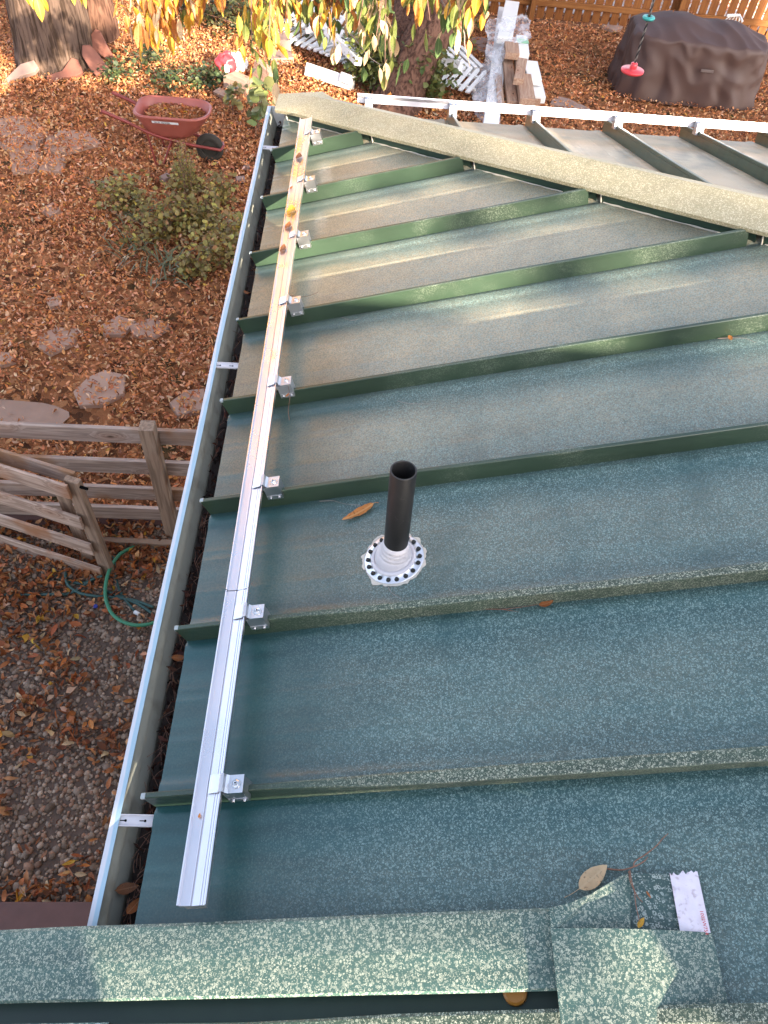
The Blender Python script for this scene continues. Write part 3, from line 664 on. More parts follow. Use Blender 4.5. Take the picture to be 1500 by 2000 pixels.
mb = MB(); mb.add([(x, GY1, z) for x, z in [(-.0935, -.011), (-.066, -.060), (-.052, -.121), (.030, -.121), (.030, -.011)]]+[(x, GY1+.004, z) for x, z in [(-.0935, -.011), (-.066, -.060), (-.052, -.121), (.030, -.121), (.030, -.011)]], [(0, 1, 2, 3, 4), (9, 8, 7, 6, 5), (0, 5, 6, 1), (4, 9, 5, 0), (3, 8, 9, 4)]); mb.build('end_cap', M_white, gut)
for py, px in ((1603, 265), (714, 440), (289, 528)):
    yy = A(px, py, -.016).y; h = MB(); h.box((-.088, yy-.011, -.018), (.03, yy+.011, -.0165)); h.box((-.088, yy-.0125, -.018), (.03, yy-.0105, -.012)); h.box((-.088, yy+.0105, -.018), (.03, yy+.0125, -.012))
    ho = h.build('hanger', M_strap, gut)
    for xx in (-.064, -.022):
        k = MB(); k.lathe([(.0028, 0), (.0028, .0008), (0, .0008)], (xx, yy, -.0163), 8); k.box((xx-.012, yy-.0009, -.0163), (xx, yy+.0009, -.0155)); k.build('slot', M_black, ho)
# debris: mud bed, leaves and twigs in the trough
mb = MB(); ys = np.linspace(GY0, GY1-.01, 160); vs = []
for y in ys:
    for x in (-.05, -.035, -.02, -.005, .01, .028): vs.append((x, y, -.112+.018*(x+.05)/.05+.014*noise.noise(Vector((x*40, y*12, 0)))+.01*noise.noise(Vector((x*90, y*60, 0)))))
mb.add(vs, [(j*6+i, j*6+i+1, (j+1)*6+i+1, (j+1)*6+i) for j in range(159) for i in range(5)]); o = mb.build('mud', M_debris, smooth=True); tagit(o, 'wet black mud lying along the bottom of the gutter', 'mud', kind='stuff')
N = 1500; Q = np.stack([rng.uniform(-.042, .02, N), rng.uniform(-.45, GY1-.02, N), np.full(N, -.092)], -1); Q[:, 2] += rng.uniform(-.006, .022, N); Q = Q[(Q[:, 1] < 1.2) | (rng.uniform(0, 1, N) < .35)]
o = leaf_mass('gutter_debris', Q, .026, [(.07, .028, .02), (.045, .022, .018), (.11, .045, .03), (.02, .014, .012), (.16, .08, .05)], [30, 30, 14, 30, 3], M_bits, .7, .3, 1.3); tagit(o, 'dark rotting leaf scraps and needles packed inside the gutter', 'debris', kind='stuff')
mb = MB()
for i in range(260):
    c = Vector((random.uniform(-.046, .01), random.choice([random.uniform(-.3, 3.3), random.uniform(-.3, .9)]), random.uniform(-.092, -.07))); a = random.gauss(PI/2, .6); l = random.uniform(.01, .035); d = Vector((math.cos(a), math.sin(a), random.uniform(-.2, .3)))*l
    mb.tube([c-d, c+Vector((random.uniform(-.003, .003), 0, .003)), c+d], .0007, 3)
o = mb.build('twig_litter', M_twig); tagit(o, 'thin brown twigs and needles tangled in the gutter', 'twigs', kind='stuff')
for px, py, sz, kd, rz in ((262, 1770, .045, 'rust', 1.0), (248, 1735, .05, 'brown', .3), (348, 1285, .038, 'rust', .2), (357, 1238, .03, 'brown', 1.2), (482, 572, .05, 'rust', 2.2)):
    q = A(px, py, -.07); o = put_leaf('gutter_leaf', kd, 2, q, sz, rz, .3, .2); tagit(o, {1770: 'pale rust leaf in the gutter just above the near cap strip', 1735: 'dark brown leaf in the gutter beside the lowest part of the roof edge', 1285: 'reddish curled leaf in the gutter near the second seam from the camera', 1238: 'small brown leaf stuck at the gutter under the second seam end', 572: 'thin curled leaf on the gutter edge by the fifth seam from the camera'}[py], 'leaf')

# ================================================================== solar mounting rails
def rail_build(PF, name, label, u0, u1, splice, seams, m, loc, mirror):
    rt_ = root(name, loc, label, 'mounting rail')
    W = .0280; V0 = .1580; T = .108
    prof = [(-W, T), (-W+.0028, T), (-W+.004, T-.0065), (-.0062, T-.0088), (-.0058, T-.0072), (-.0042, T-.0072), (-.0036, T-.0105), (-.0016, T-.0105), (-.0012, T-.0090), (.0120, T-.0078), (.0122, T-.0064), (.0138, T-.0062), (.0141, T-.0076), (.0175, T-.0072), (.0177, T-.0058), (.0193, T-.0056), (.0196, T-.0068), (W-.004, T-.0060), (W-.0028, T), (W, T), (W-.0015, T-.010), (W-.010, T-.013), (W-.010, T-.034), (-W+.008, T-.034), (-W+.008, T-.020), (-W+.001, T-.015)]
    segs = [(u0, splice-.0012), (splice+.0012, u1)]
    for a, b in segs:
        n = len(prof); us = np.linspace(a, b, max(3, int((b-a)/.08))); vs = [PF(u, V0+pv, ph) for u in us for pv, ph in prof]
        fs = [(j*n+i, j*n+(i+1) % n, (j+1)*n+(i+1) % n, (j+1)*n+i) for j in range(len(us)-1) for i in range(n)]+[tuple(range(n-1, -1, -1)), tuple((len(us)-1)*n+i for i in range(n))]
        q = MB(); q.add(vs, fs); q.build('rail_section', m, rt_)
    q = MB(); q.hexa([PF(splice-.10, V0-.001, T-.0128), PF(splice+.03, V0-.001, T-.0128), PF(splice+.03, V0+.014, T-.0098), PF(splice-.10, V0+.014, T-.0098)], [PF(splice-.10, V0-.001, T-.0110), PF(splice+.03, V0-.001, T-.0110), PF(splice+.03, V0+.014, T-.0080), PF(splice-.10, V0+.014, T-.0080)])
    q.build('splice_plate', M_alu, rt_)
    def B(u0, u1, v0, v1, h0, h1): 
        q.hexa([PF(u0, v0, h0), PF(u1, v0, h0), PF(u1, v1, h0), PF(u0, v1, h0)], [PF(u0, v0, h1), PF(u1, v0, h1), PF(u1, v1, h1), PF(u0, v1, h1)])
    for us in seams:
        # block straddling the seam, just up-slope of the rail
        va, vb = V0+W-.003, V0+W+.039
        q = MB(); B(us-.018, us-.0078, va, vb, .046, .063); B(us+.0058, us+.018, va, vb, .046, .063); B(us-.018, us+.018, va, vb, .063, .0935)
        B(us+.0182, us+.0192, va, vb, .046, .060)
        cl = q.build('clamp', M_alu, rt_)
        # stepped plate: flat on the block, up and over the rail's lip
        q = MB(); pp = [(V0+W+.040, .0940), (V0+W+.010, .0940), (V0+W+.005, .100), (V0+W+.003, T+.0005), (V0+W-.003, T+.0012), (V0+W-.007, T-.0035), (V0+.010, T-.0055), (V0-.001, T-.0078)]
        vs = []
        for s in (-.0185, .0185):
            for v, h in pp: vs.append(PF(us+s, v, h))
            for v, h in pp: vs.append(PF(us+s, v, h+.0022))
        n = len(pp)
        fs = [(i+n, i+n+1, i+3*n+1, i+3*n) for i in range(n-1)]+[(i, i+1, i+1+2*n, i+2*n) for i in range(n-1)]+[(i, i+1, i+1+n, i+n) for i in range(n-1)]+[(i+2*n, i+1+2*n, i+1+3*n, i+3*n) for i in range(n-1)]+[(0, n, 3*n, 2*n), (n-1, 2*n-1, 4*n-1, 3*n-1)]
        q.add(vs, fs); q.build('plate', M_alu, cl)
        # bolt
        z = (PF(us, 0, 1)-PF(us, 0, 0)).normalized(); bc = PF(us, V0+W+.025, .0963); R3 = z.to_track_quat('Z', 'Y').to_matrix().to_4x4()
        q = MB(); q.lathe([(0, .0016), (.0102, .0016), (.0106, .0008), (.0106, 0)], bc, 20, R3); q.lathe([(0, .0042), (.0055, .0042), (.0062, .0034), (.0084, .0022), (.0086, .0014)], bc, 6, R3); q.lathe([(0, .0065), (.0022, .0068), (.0038, .0065), (.0040, .0040)], bc, 10, R3); q.build('bolt', M_steel, cl)
        q = MB(); q.lathe([(0, .0067), (.0018, .0070)], bc, 8, R3); q.build('bolt_socket', M_black, cl)
        yd = (PF(1, 0, 0)-PF(0, 0, 0)).normalized(); R4 = yd.to_track_quat('Z', 'Y').to_matrix().to_4x4()
        for dv in (.009, .033):
            q = MB(); q.lathe([(0, .004), (.0026, .0040), (.0034, .003), (.0034, 0)], PF(us+.0192, va+dv, .053), 10, R4); q.build('set_screw', M_steel, cl)
    return rt_
ra = rail_build(P1, 'mounting_rail', 'long aluminium solar rail clamped across the seams beside the left gutter', YC+.223, YC-2.955, YC-.497, SEAM1[:8], M_rail, (.13, 1.4, .15), 0) if False else None
ra = rail_build(P1, 'mounting_rail', 'long aluminium solar rail clamped across the seams beside the left gutter', YC-2.985, YC+.223, YC-.470, SEAM1[:8], M_rail, (.13, 1.4, .15), 0)
rb = rail_build(P2, 'mounting_rail', 'aluminium solar rail along the far eave behind the hip cap', .355, 3.2, 1.75, SEAM2, M_rail2, (1.7, 3.25, .15), 1)

# ================================================================== vent pipe
vb = AR(770, 1092); vent = root('vent_pipe', vb, 'black plastic vent pipe with white rubber boot screwed to the roof', 'vent pipe')
Rn = N1.to_track_quat('Z', 'Y').to_matrix().to_4x4()
ptop = AP(786, 914, vb+Vector((0, 0, 0)), Vector((0, 1, 0))) ; ptop = vb+Vector((-.006, .006, .335))
ax = (ptop-vb).normalized(); Rp = ax.to_track_quat('Z', 'Y').to_matrix().to_4x4()
ro, ri, Lp = .0302, .0262, (ptop-vb).length
q = MB(); q.lathe([(ro, 0), (ro, Lp-.0015), (ro-.001, Lp), (ri+.001, Lp), (ri, Lp-.0015), (ri, .02)], vb, 48, Rp); q.build('pipe', M_abs, vent, smooth=False).data.shade_smooth()
q = MB(); q.lathe([(0, .02), (ri, .02)], vb, 32, Rp); q.build('pipe_depth', M_black, vent)
q = MB(); cb = vb+ax*.0
q.lathe([(.050, .004), (.0485, .016), (.0435, .026), (.0420, .029), (.0392, .031), (.0405, .034), (.0395, .041), (.0358, .0435), (.0372, .046), (.0362, .053), (.0332, .0555), (.0346, .058), (.0336, .065), (.0314, .067), (.0308, .073), (.0302, .073)], cb, 48, Rp); q.build('rubber_boot', M_rub, vent, smooth=False).data.shade_smooth()
def wavy(prof, c, M, n=96, amp=0.0, seed=0):
    mb = MB(); vs = []
    for r, z in prof:
        for k in range(n):
            a = 2*PI*k/n; rr = r*(1+amp*(noise.noise(Vector((math.cos(a)*3, math.sin(a)*3, seed)))+.6*noise.noise(Vector((math.cos(a)*11, math.sin(a)*11, seed)))))
            vs.append((M @ Vector((rr*math.cos(a), rr*math.sin(a), z)))+Vector(c))
    L = len(prof); mb.add(vs, [(i*n+k, i*n+(k+1) % n, (i+1)*n+(k+1) % n, (i+1)*n+k) for i in range(L-1) for k in range(n)]); return mb
wavy([(.0825, .0), (.0825, .002), (.076, .0035), (.06, .003)], vb, Rn, amp=.13, seed=2).build('sealant_smear', M_seal, vent)
rg = wavy([(.0765, .001), (.0775, .0045), (.0745, .0055), (.0600, .0060), (.0585, .0100), (.0560, .0120), (.0480, .0130), (.0450, .0135)], vb, Rn, amp=.012, seed=5).build('flange_ring', M_ring, vent); rg.data.shade_smooth()
mb = MB(); wavy([(.0585, .0100), (.0570, .0135), (.0480, .0150), (.0470, .010)], vb, Rn, amp=.0, seed=5).build('boot_skirt', M_rub, vent).data.shade_smooth()
for i in range(18):
    a = 2*PI*(i+.35)/18+random.uniform(-.03, .03); c = vb+(Rn @ Vector((.0670*math.cos(a), .0670*math.sin(a), .0055)))
    q = MB(); q.lathe([(.0062, 0), (.0064, .0012), (.0048, .0018), (.0044, .0058), (.0034, .0066), (0, .0066)], c, 8, Rn); q.build('screw', M_screw, vent)

# ================================================================== leaves and twigs lying on the roof
def aim(px0, py0, px1, py1, h=.006):
    a, b = AR(px0, py0, h), AR(px1, py1, h); return a, b
def roof_leaf(px0, py0, px1, py1, kind, asp, label, name='fallen_leaf', curl=.3, fold=.15, h=.006, seed=1, stem=0.1, rollx=0.0):
    a, b = aim(px0, py0, px1, py1, h); L = (b-a).length; ex = (b-a).normalized(); ez = N1; ey = ez.cross(ex).normalized()
    me = leaf_mesh(kind, seed, asp, curl, fold, .2, stem, 12)
    zmin = min(v.co.z for v in me.vertices)
    M = Matrix(((ex.x, ey.x, ez.x, 0), (ex.y, ey.y, ez.y, 0), (ex.z, ey.z, ez.z, 0), (0, 0, 0, 1)))
    W = Matrix.Translation((a+b)/2+N1*(-zmin*L)) @ M @ Matrix.Rotation(rollx, 4, 'X') @ Matrix.Scale(L, 4)
    o = link(name, me, None, None, W); return tagit(o, label, 'leaf')
roof_leaf(732, 985, 668, 1018, 'orange', .30, 'slender orange brown leaf lying left of the black vent pipe', curl=.5, fold=.25)
roof_leaf(1131, 1737, 1186, 1690, 'tan', .52, 'pale tan leaf beside the forked twig near the bottom flashing', curl=.4, fold=.1, h=.012, stem=.45)
roof_leaf(1246, 1812, 1258, 1792, 'gold', .5, 'tiny golden leaf at the end of the twig on the flashing', h=.03, stem=0)
roof_leaf(1262, 1740, 1272, 1755, 'rust', .3, 'tiny rust flake right of the forked twig on the flashing', h=.022, stem=0)
roof_leaf(1052, 1184, 1082, 1174, 'rust', .5, 'small dark red leaf on the twig below the second seam', curl=.9, stem=0, h=.012)
roof_leaf(1424, 655, 1429, 665, 'orange', .6, 'tiny orange leaf on the thin twig near the right edge', stem=0, h=.01)
def roof_twig(pxs, label, r=.0014, m=None, h=.004, hs=None, branches=()):
    rt2 = root('twig', AR(*pxs[0], h), label, 'twig')
    P_ = [AR(x, y, (hs[i] if hs else h)) for i, (x, y) in enumerate(pxs)]; S = smooth_pts(P_, 6); n = len(S)
    q = MB(); q.tube(S, [r*(1-.5*i/n)*random.uniform(.85, 1.15) for i in range(n)], 6); q.build('stem', m or M_twig, rt2)
    for bp in branches:
        S = smooth_pts([AR(x, y, hh) for x, y, hh in bp], 6); q = MB(); q.tube(S, [r*.75*(1-.4*i/len(S)) for i in range(len(S))], 6); q.build('branch', m or M_twig, rt2)
    return rt2
roof_twig([(1186, 1697), (1215, 1699), (1240, 1692), (1258, 1682), (1265, 1674)], 'forked brown twig above the curved flashing by the tan leaf', .0016, hs=[.006, .01, .02, .016, .012],
          branches=[[(1238, 1694, .02), (1240, 1683, .02), (1262, 1668, .014), (1282, 1652, .008), (1294, 1638, .005), (1305, 1628, .004)], [(1230, 1700, .026), (1234, 1722, .034), (1239, 1740, .034), (1242, 1768, .03), (1247, 1790, .03), (1249, 1800, .03)], [(1239, 1740, .034), (1246, 1752, .03), (1255, 1762, .022)], [(1228, 1702, .026), (1231, 1722, .03), (1239, 1740, .034)]])
roof_twig([(942, 1189), (975, 1190), (1000, 1188), (1030, 1184), (1052, 1180)], 'thin brown twig lying under the second seam right of the pipe', .0012, branches=[[(980, 1190, .004), (1010, 1195, .004), (1042, 1205, .003)]])
roof_twig([(562, 575), (585, 580), (605, 577), (622, 570)], 'hair thin brown stem on the fifth pan near the rail', .0009)
roof_twig([(668, 620), (688, 626), (712, 618), (733, 610)], 'thin curved twig just below the fifth seam', .0010, m=M_twig2)
roof_twig([(624, 979), (650, 978), (672, 984), (705, 987)], 'pale thin twig above the orange leaf by the vent pipe', .0011, m=M_twig2)
roof_twig([(776, 783), (800, 788), (842, 789)], 'straight pale needle lying on the fourth pan', .0008, m=M_twig2)
roof_twig([(1402, 661), (1430, 660), (1455, 661), (1475, 669)], 'thin tan twig near the right edge below the fourth seam', .0010, m=M_twig2)
roof_twig([(757, 1144), (765, 1158), (782, 1168)], 'thin wiry strand curling from the boot flange', .0008, m=M_twig2)
roof_twig([(565, 820), (563, 800), (566, 775), (562, 750)], 'long thin stem hanging over the fifth clamp from the camera', .0011, hs=[.012, .05, .08, .09])
roof_twig([(430, 983), (445, 985), (460, 990)], 'short dark twig on the roof edge left of the rail', .0009)
for px, py, px2, py2, kd, lab in ((548, 494, 556, 478, 'brown', 'dark brown leaf scrap in the rail channel by the third clamp from the top'), (560, 448, 566, 434, 'rust', 'reddish leaf scrap in the rail channel below the yellow leaf'), (566, 420, 571, 402, 'gold', 'small yellow leaf caught in the rail channel'), (583, 312, 585, 300, 'brown', 'tiny brown scrap in the rail near its far end'), (562, 372, 572, 364, 'rust', 'curled red scrap by the second clamp from the far end'), (559, 776, 564, 768, 'rust', 'small red leaf stuck to the fifth clamp'), (388, 1598, 391, 1588, 'orange', 'tiny orange petal on the near end of the rail')):
    roof_leaf(px, py, px2, py2, kd, .6, lab, h=.104, curl=.8, stem=0)
o = put_leaf('fallen_leaf', 'orange', 2, P2(.505, .10, .10), .05, 2.0, .9, .3); tagit(o, 'bright orange leaf standing between the far rail and the hip cap', 'leaf')
o = put_leaf('fallen_leaf', 'gold', 1, P2(.55, .09, .085), .05, -1.0, -.8, .3); tagit(o, 'golden leaf leaning beside the orange leaf at the hip cap', 'leaf')
o = put_leaf('fallen_leaf', 'tan', 2, P2(.74, .04, .03), .045, .6, .5, .3); tagit(o, 'tan leaf at the far eave left of the second far clamp', 'leaf')

# ================================================================== rail fence and gate
def mat_axes(o_, ex, ez):
    ex = ex.normalized(); ey = ez.cross(ex).normalized(); ez = ex.cross(ey).normalized()
    return Matrix(((ex.x, ey.x, ez.x, o_.x), (ex.y, ey.y, ez.y, o_.y), (ex.z, ey.z, ez.z, o_.z), (0, 0, 0, 1)))
def board(name, a, b, width, thick, upv, m, parent, bev=.003):
    """board from a to b; width lies along upv"""
    a, b, upv = Vector(a), Vector(b), Vector(upv); ex = (b-a).normalized(); wv = (upv-ex*upv.dot(ex)).normalized(); n_ = ex.cross(wv)
    c = (a+b)/2; M = Matrix(((ex.x, wv.x, n_.x, c.x), (ex.y, wv.y, n_.y, c.y), (ex.z, wv.z, n_.z, c.z), (0, 0, 0, 1))); L = (b-a).length
    q = MB(); q.box((-L/2, -width/2, -thick/2), (L/2, width/2, thick/2), None, bev); return q.build(name, m, parent, world=M)
Zu = Vector((0, 0, 1)); FH = 1.14
fence = root('rail_fence', FP, 'weathered four rail wooden fence with one square post by the gutter', 'fence')
fdir = (A(0, 835, G+FH-.03)-A(380, 852, G+FH-.03)); fdir.z = 0; fdir.normalize(); fn = Vector((-fdir.y, fdir.x, 0)); fn = fn if fn.y > 0 else -fn
post = FP.copy()
board('post', post+Vector((0, 0, -.1)), post+Vector((0, 0, FH+.015)), .095, .095, fn, M_post, fence, .006)
rp = post+fn*.065
def zat(px, py): return AP(px, py, rp, fn).z
for k, (py, wd) in enumerate(((855, .135), (0, .135), (0, .135), (0, .135))):
    zc = [zat(230, 848), zat(230, 908), zat(230, 962), zat(230, 1001)][k]
    a = rp-fdir*.9; b = rp+fdir*3.2; a.z = b.z = zc; a.z += .01*random.uniform(-1, 1); b.z += .015*random.uniform(-1, 1)
    board('rail', a, b, .128, .032, Zu, M_fence, fence)
board('post', post+fdir*2.4+Vector((0, 0, -.1)), post+fdir*2.4+Vector((0, 0, FH+.01)), .095, .095, fn, M_post, fence, .006)
# the low plank / edging at the fence's foot
o = board('edging_plank', A(-60, 1012, G+.06), A(345, 1012, G+.06), .10, .03, Vector((0, .6, 1)), M_beam, None); tagit(o, 'reddish plank on edge at the foot of the rail fence', 'plank')
o = board('edging_plank', A(195, 1056, G+.05), A(338, 1062, G+.05), .045, .045, Zu, M_post, None); tagit(o, 'thin grey timber lying on the gravel behind the gate post', 'timber')
gb = A(207, 1128); gate = root('gate', gb, 'open wooden gate of four wide weathered boards swung towards the camera', 'gate')
gt_r = AP(150, 958, gb, Vector((1, 0, 0))); GH = 1.03
gl = A(0, 912, G+GH-.05); gr = gb+Vector((0, 0, GH-.05)); gdir = (gl-gr); gdir.z = 0; gdir.normalize(); gn = Vector((-gdir.y, gdir.x, 0)); gn = gn if gn.y < 0 else -gn
board('gate_post', gb+Vector((0, 0, -.0))-gn*.04, gb+Vector((0, 0, GH+.0))-gn*.04, .10, .045, gdir, M_post, gate, .004)
gp0 = gb+gn*.012
def gz_(px, py): return AP(px, py, gp0, gn).z
for k, (pa, pb) in enumerate((((100, 950), 0), ((100, 1003), 0), ((100, 1047), 0), ((100, 1087), 0))):
    zc = gz_(*pa); a = gp0+gdir*.005; b = gp0+gdir*1.9; a.z = b.z = zc
    board('board', a, b, .125, .022, Zu, M_gate, gate)
a = gb-gn*.085+gdir*.01; b = a+gdir*1.9; a.z = b.z = G+GH-.05; board('back_board', a, b, .12, .022, Zu, M_fence, gate)
for f in (.05,):
    a = gb-gn*.075+gdir*(f+.12); board('brace', Vector((a.x, a.y, G+.05)), Vector((a.x, a.y, G+GH-.15)), .09, .022, gdir, M_post, gate)
q = MB(); c = gb+Vector((0, 0, GH-.04)); q.tube([c-gdir*.03-gn*.03, c-gdir*.10-gn*.03], .010, 8); q.build('latch', M_black, gate)
# painted beam near the cap strip, bottom left
o = board('timber_beam', A(-150, 1787, G+.2)+Vector((0, 0, -.09)), A(215, 1787, G+.2)+Vector((0, 0, -.09)), .09, .14, Zu, M_beam, None); tagit(o, 'dark brown painted timber beam across the bottom left gravel', 'beam')
# ================================================================== hoses
def hose(name, label, pxs, r, m, lift=.03):
    S = smooth_pts([A(x, y, G+lift+(d if d else 0)) for x, y, d in pxs], 8); q = MB(); q.tube(S, r, 10); o = q.build(name, m, None, True); return tagit(o, label, 'hose')
hose('garden_hose', 'bright green garden hose looping from the gate post to the gutter', [(262, 1068, .02), (235, 1082, .05), (215, 1110, .07), (206, 1145, .05), (208, 1175, .04), (222, 1202, .04), (250, 1218, .04), (285, 1220, .03), (330, 1205, .02)], .0125, M_hose)
hose('garden_hose', 'long dark teal hose lying straight over the gravel from the left edge', [(-60, 1160, 0), (30, 1162, 0), (90, 1161, .01), (130, 1160, .01), (155, 1150, .02), (180, 1132, .03), (200, 1125, .03)], .0105, M_hose2)
hose('garden_hose', 'grey green hose curling in a loop under the gate', [(135, 1108, 0), (128, 1125, .02), (135, 1145, .02), (155, 1158, .03), (185, 1164, .02), (215, 1166, 0), (260, 1172, 0), (300, 1186, 0)], .0105, M_hose2)
hose('garden_hose', 'thin teal hose crossing the loops right of the gate post', [(205, 1082, .0), (222, 1090, .02), (228, 1110, .02), (226, 1130, 0), (240, 1165, 0), (262, 1192, 0)], .009, M_hose2)
hose('garden_hose', 'dark hose end running under the green hose to the gutter', [(100, 1122, 0), (125, 1133, 0), (160, 1139, 0), (195, 1128, 0)], .0105, M_hose2)
hose('garden_hose', 'dark teal hose segment lowest at the right of the loops', [(210, 1155, 0), (240, 1168, 0), (270, 1180, 0), (300, 1200, 0)], .0105, M_hose2)
q = MB(); c = A(263, 1195, G+.045); q.tube([c, c+Vector((.035, -.02, .005))], .014, 10); o = q.build('hose_connector', M_white, None, True); tagit(o, 'small white hose connector among the dark hoses', 'connector')
o = put_leaf('bottle_cap', 'green', 0, A(188, 1183, G+.05), .03, 0) if False else None
q = MB(); q.lathe([(0, .012), (.013, .012), (.015, .009), (.015, 0)], A(187, 1185, G+.04), 16); o = q.build('bottle_cap', simple('blue_plastic', (.03, .05, .30), .4), None); tagit(o, 'small blue plastic cap lying on the gravel near the hoses', 'cap')

# ================================================================== wheelbarrow
hn = A(192, 216, G+.60); hf = A(224, 181, G+.60); ns = A(437, 285, G+.20)
hm = (hn+hf)/2; fwd = ns-hm; fwd.z = 0; L = fwd.length; fwd.normalize(); lat = Vector((-fwd.y, fwd.x, 0))    # lat = left of travel
org = Vector((hm.x, hm.y, G)); MW = Matrix(((fwd.x, lat.x, 0, org.x), (fwd.y, lat.y, 0, org.y), (0, 0, 1, org.z), (0, 0, 0, 1)))
wb = root('wheelbarrow', org, 'red wheelbarrow heaped with dry leaves beside the yard plants', 'wheelbarrow')
half = abs((hf-hn).dot(lat))/2
def rr(cx, lx, ly, rad, z, n=10, front=1.0):
    out = []
    for qx, qy, a0 in ((1, 1, 0), (-1, 1, 90), (-1, -1, 180), (1, -1, 270)):
        rx_ = rad*(1.45 if qx > 0 else 1.0); 
        for i in range(n+1):
            a = R(a0+90*i/n); out.append(Vector((cx+qx*(lx-rx_)+rx_*math.cos(a), (ly-min(rx_, ly*.98))*qy*(1.0)+min(rx_, ly*.98)*math.sin(a), z)))
    return out
x0, x1 = .27*L, .90*L; cxm = (x0+x1)/2; lx = (x1-x0)/2; ly = lx*.62
lv = [(cxm+.0, lx+.020, ly+.020, .15, .575), (cxm, lx+.022, ly+.022, .15, .592), (cxm, lx+.010, ly+.010, .15, .600), (cxm, lx-.004, ly-.004, .145, .594), (cxm-.012, lx*.90, ly*.90, .13, .50), (cxm-.03, lx*.72, ly*.76, .12, .38), (cxm-.05, lx*.52, ly*.60, .10, .315), (cxm-.06, lx*.3, ly*.3, .05, .305)]
q = MB(); rings = [rr(c, a, b, rd, z) for c, a, b, rd, z in lv]; n = len(rings[0])
q.add([MW @ p for r in rings for p in r], [(j*n+i, j*n+(i+1) % n, (j+1)*n+(i+1) % n, (j+1)*n+i) for j in range(len(rings)-1) for i in range(n)]+[tuple((len(rings)-1)*n+i for i in range(n))])
lv2 = [(c, a+.006, b+.006, rd, z-.006) for c, a, b, rd, z in lv[4:]]; rings = [rr(c, a, b, rd, z) for c, a, b, rd, z in [(cxm, lx+.018, ly+.018, .15, .573)]+lv2]
q.add([MW @ p for r in rings for p in r], [(j*n+i, (j+1)*n+i, (j+1)*n+(i+1) % n, j*n+(i+1) % n) for j in range(len(rings)-1) for i in range(n)]+[tuple((len(rings)-1)*n+n-1-i for i in range(n))])
q.build('tray', M_barrow, wb, True)
for s in (1, -1):
    q = MB(); S = smooth_pts([MW @ Vector((x, y*s, z)) for x, y, z in ((0, half, .60), (.2*L, half*.98, .50), (.42*L, half*.85, .36), (.7*L, half*.55, .25), (.98*L, half*.38, .19))], 6); q.tube(S, [.017 if i > 6 else .020 for i in range(len(S))], 8); q.build('handle', M_barrow2, wb, True)
    q = MB(); q.tube([MW @ Vector((.36*L, half*.9*s, .40)), MW @ Vector((.40*L, half*.95*s, .02)), MW @ Vector((.46*L, half*.92*s, .02)), MW @ Vector((.56*L, half*.7*s, .30))], .011, 6); q.build('leg', M_barrow2, wb)
q = MB(); q.tube([MW @ Vector((.98*L, half*.42, .19)), MW @ Vector((1.0*L, 0, .20)), MW @ Vector((.98*L, -half*.42, .19))], .014, 6); q.build('nose_guard', M_barrow2, wb)
wc = MW @ Vector((.87*L, 0, .165)); Rw = lat.to_track_quat('Z', 'Y').to_matrix().to_4x4()
q = MB(); q.lathe([(.10, -.035), (.13, -.045), (.158, -.030), (.165, 0), (.158, .030), (.13, .045), (.10, .035)], wc, 36, Rw); wh = q.build('wheel', M_tyre, wb, True)
q = MB(); q.lathe([(0, -.028), (.095, -.02), (.10, -.034), (.10, .034), (.095, .02), (0, .028)], wc, 24, Rw); q.build('rim', M_tyre, wh)
# lettered decal on the near side of the tray
sN = -1 if (MW @ Vector((cxm, -ly, .4))-CAM).length < (MW @ Vector((cxm, ly, .4))-CAM).length else 1
d0 = MW @ Vector((cxm-.20, sN*(ly*.97+.010), .553)); d1 = MW @ Vector((cxm+.10, sN*(ly*.97+.010), .553)); upn = (MW @ Vector((0, sN*.10, .30)))-(MW @ Vector((0, 0, 0))); upn.normalize()
ex = (d1-d0).normalized(); pl = [d0-upn*.03, d1-upn*.03, d1, d0]; nn = ex.cross(upn).normalized(); 
nn = nn if (CAM-d0).dot(nn) > 0 else -nn
q = MB(); q.add([p+nn*.010 for p in pl], [(0, 1, 2, 3)]); dec = q.build('decal', M_white, wb)
ey = nn.cross(ex); t0 = d0-upn*.026+nn*.012+ex*.02; text('lettering', 'TRUE TEMPER', .030, Matrix(((ex.x, ey.x, nn.x, t0.x), (ex.y, ey.y, nn.y, t0.y), (ex.z, ey.z, nn.z, t0.z), (0, 0, 0, 1))), M_dark_ink, dec)
N = 2600; Q = np.stack([rng.uniform(cxm-lx*.80, cxm+lx*.78, N), rng.uniform(-ly*.84, ly*.84, N), np.zeros(N)], -1)
e = ((Q[:, 0]-cxm)/(lx*.82))**4+((Q[:, 1])/(ly*.86))**4; Q = Q[e < 1]; Q[:, 2] = .475+.05*(1-((Q[:, 0]-cxm)/lx)**2)+rng.uniform(-.03, .02, len(Q))
Q = Q@np.array(MW.to_3x3()).T+np.array(org)
o = leaf_mass('leaf_heap', Q, .052, PAL, PWT, M_litter, .5, .4, 1.2); tagit(o, 'heap of dry brown leaves filling the red wheelbarrow tray', 'leaf heap', kind='stuff')

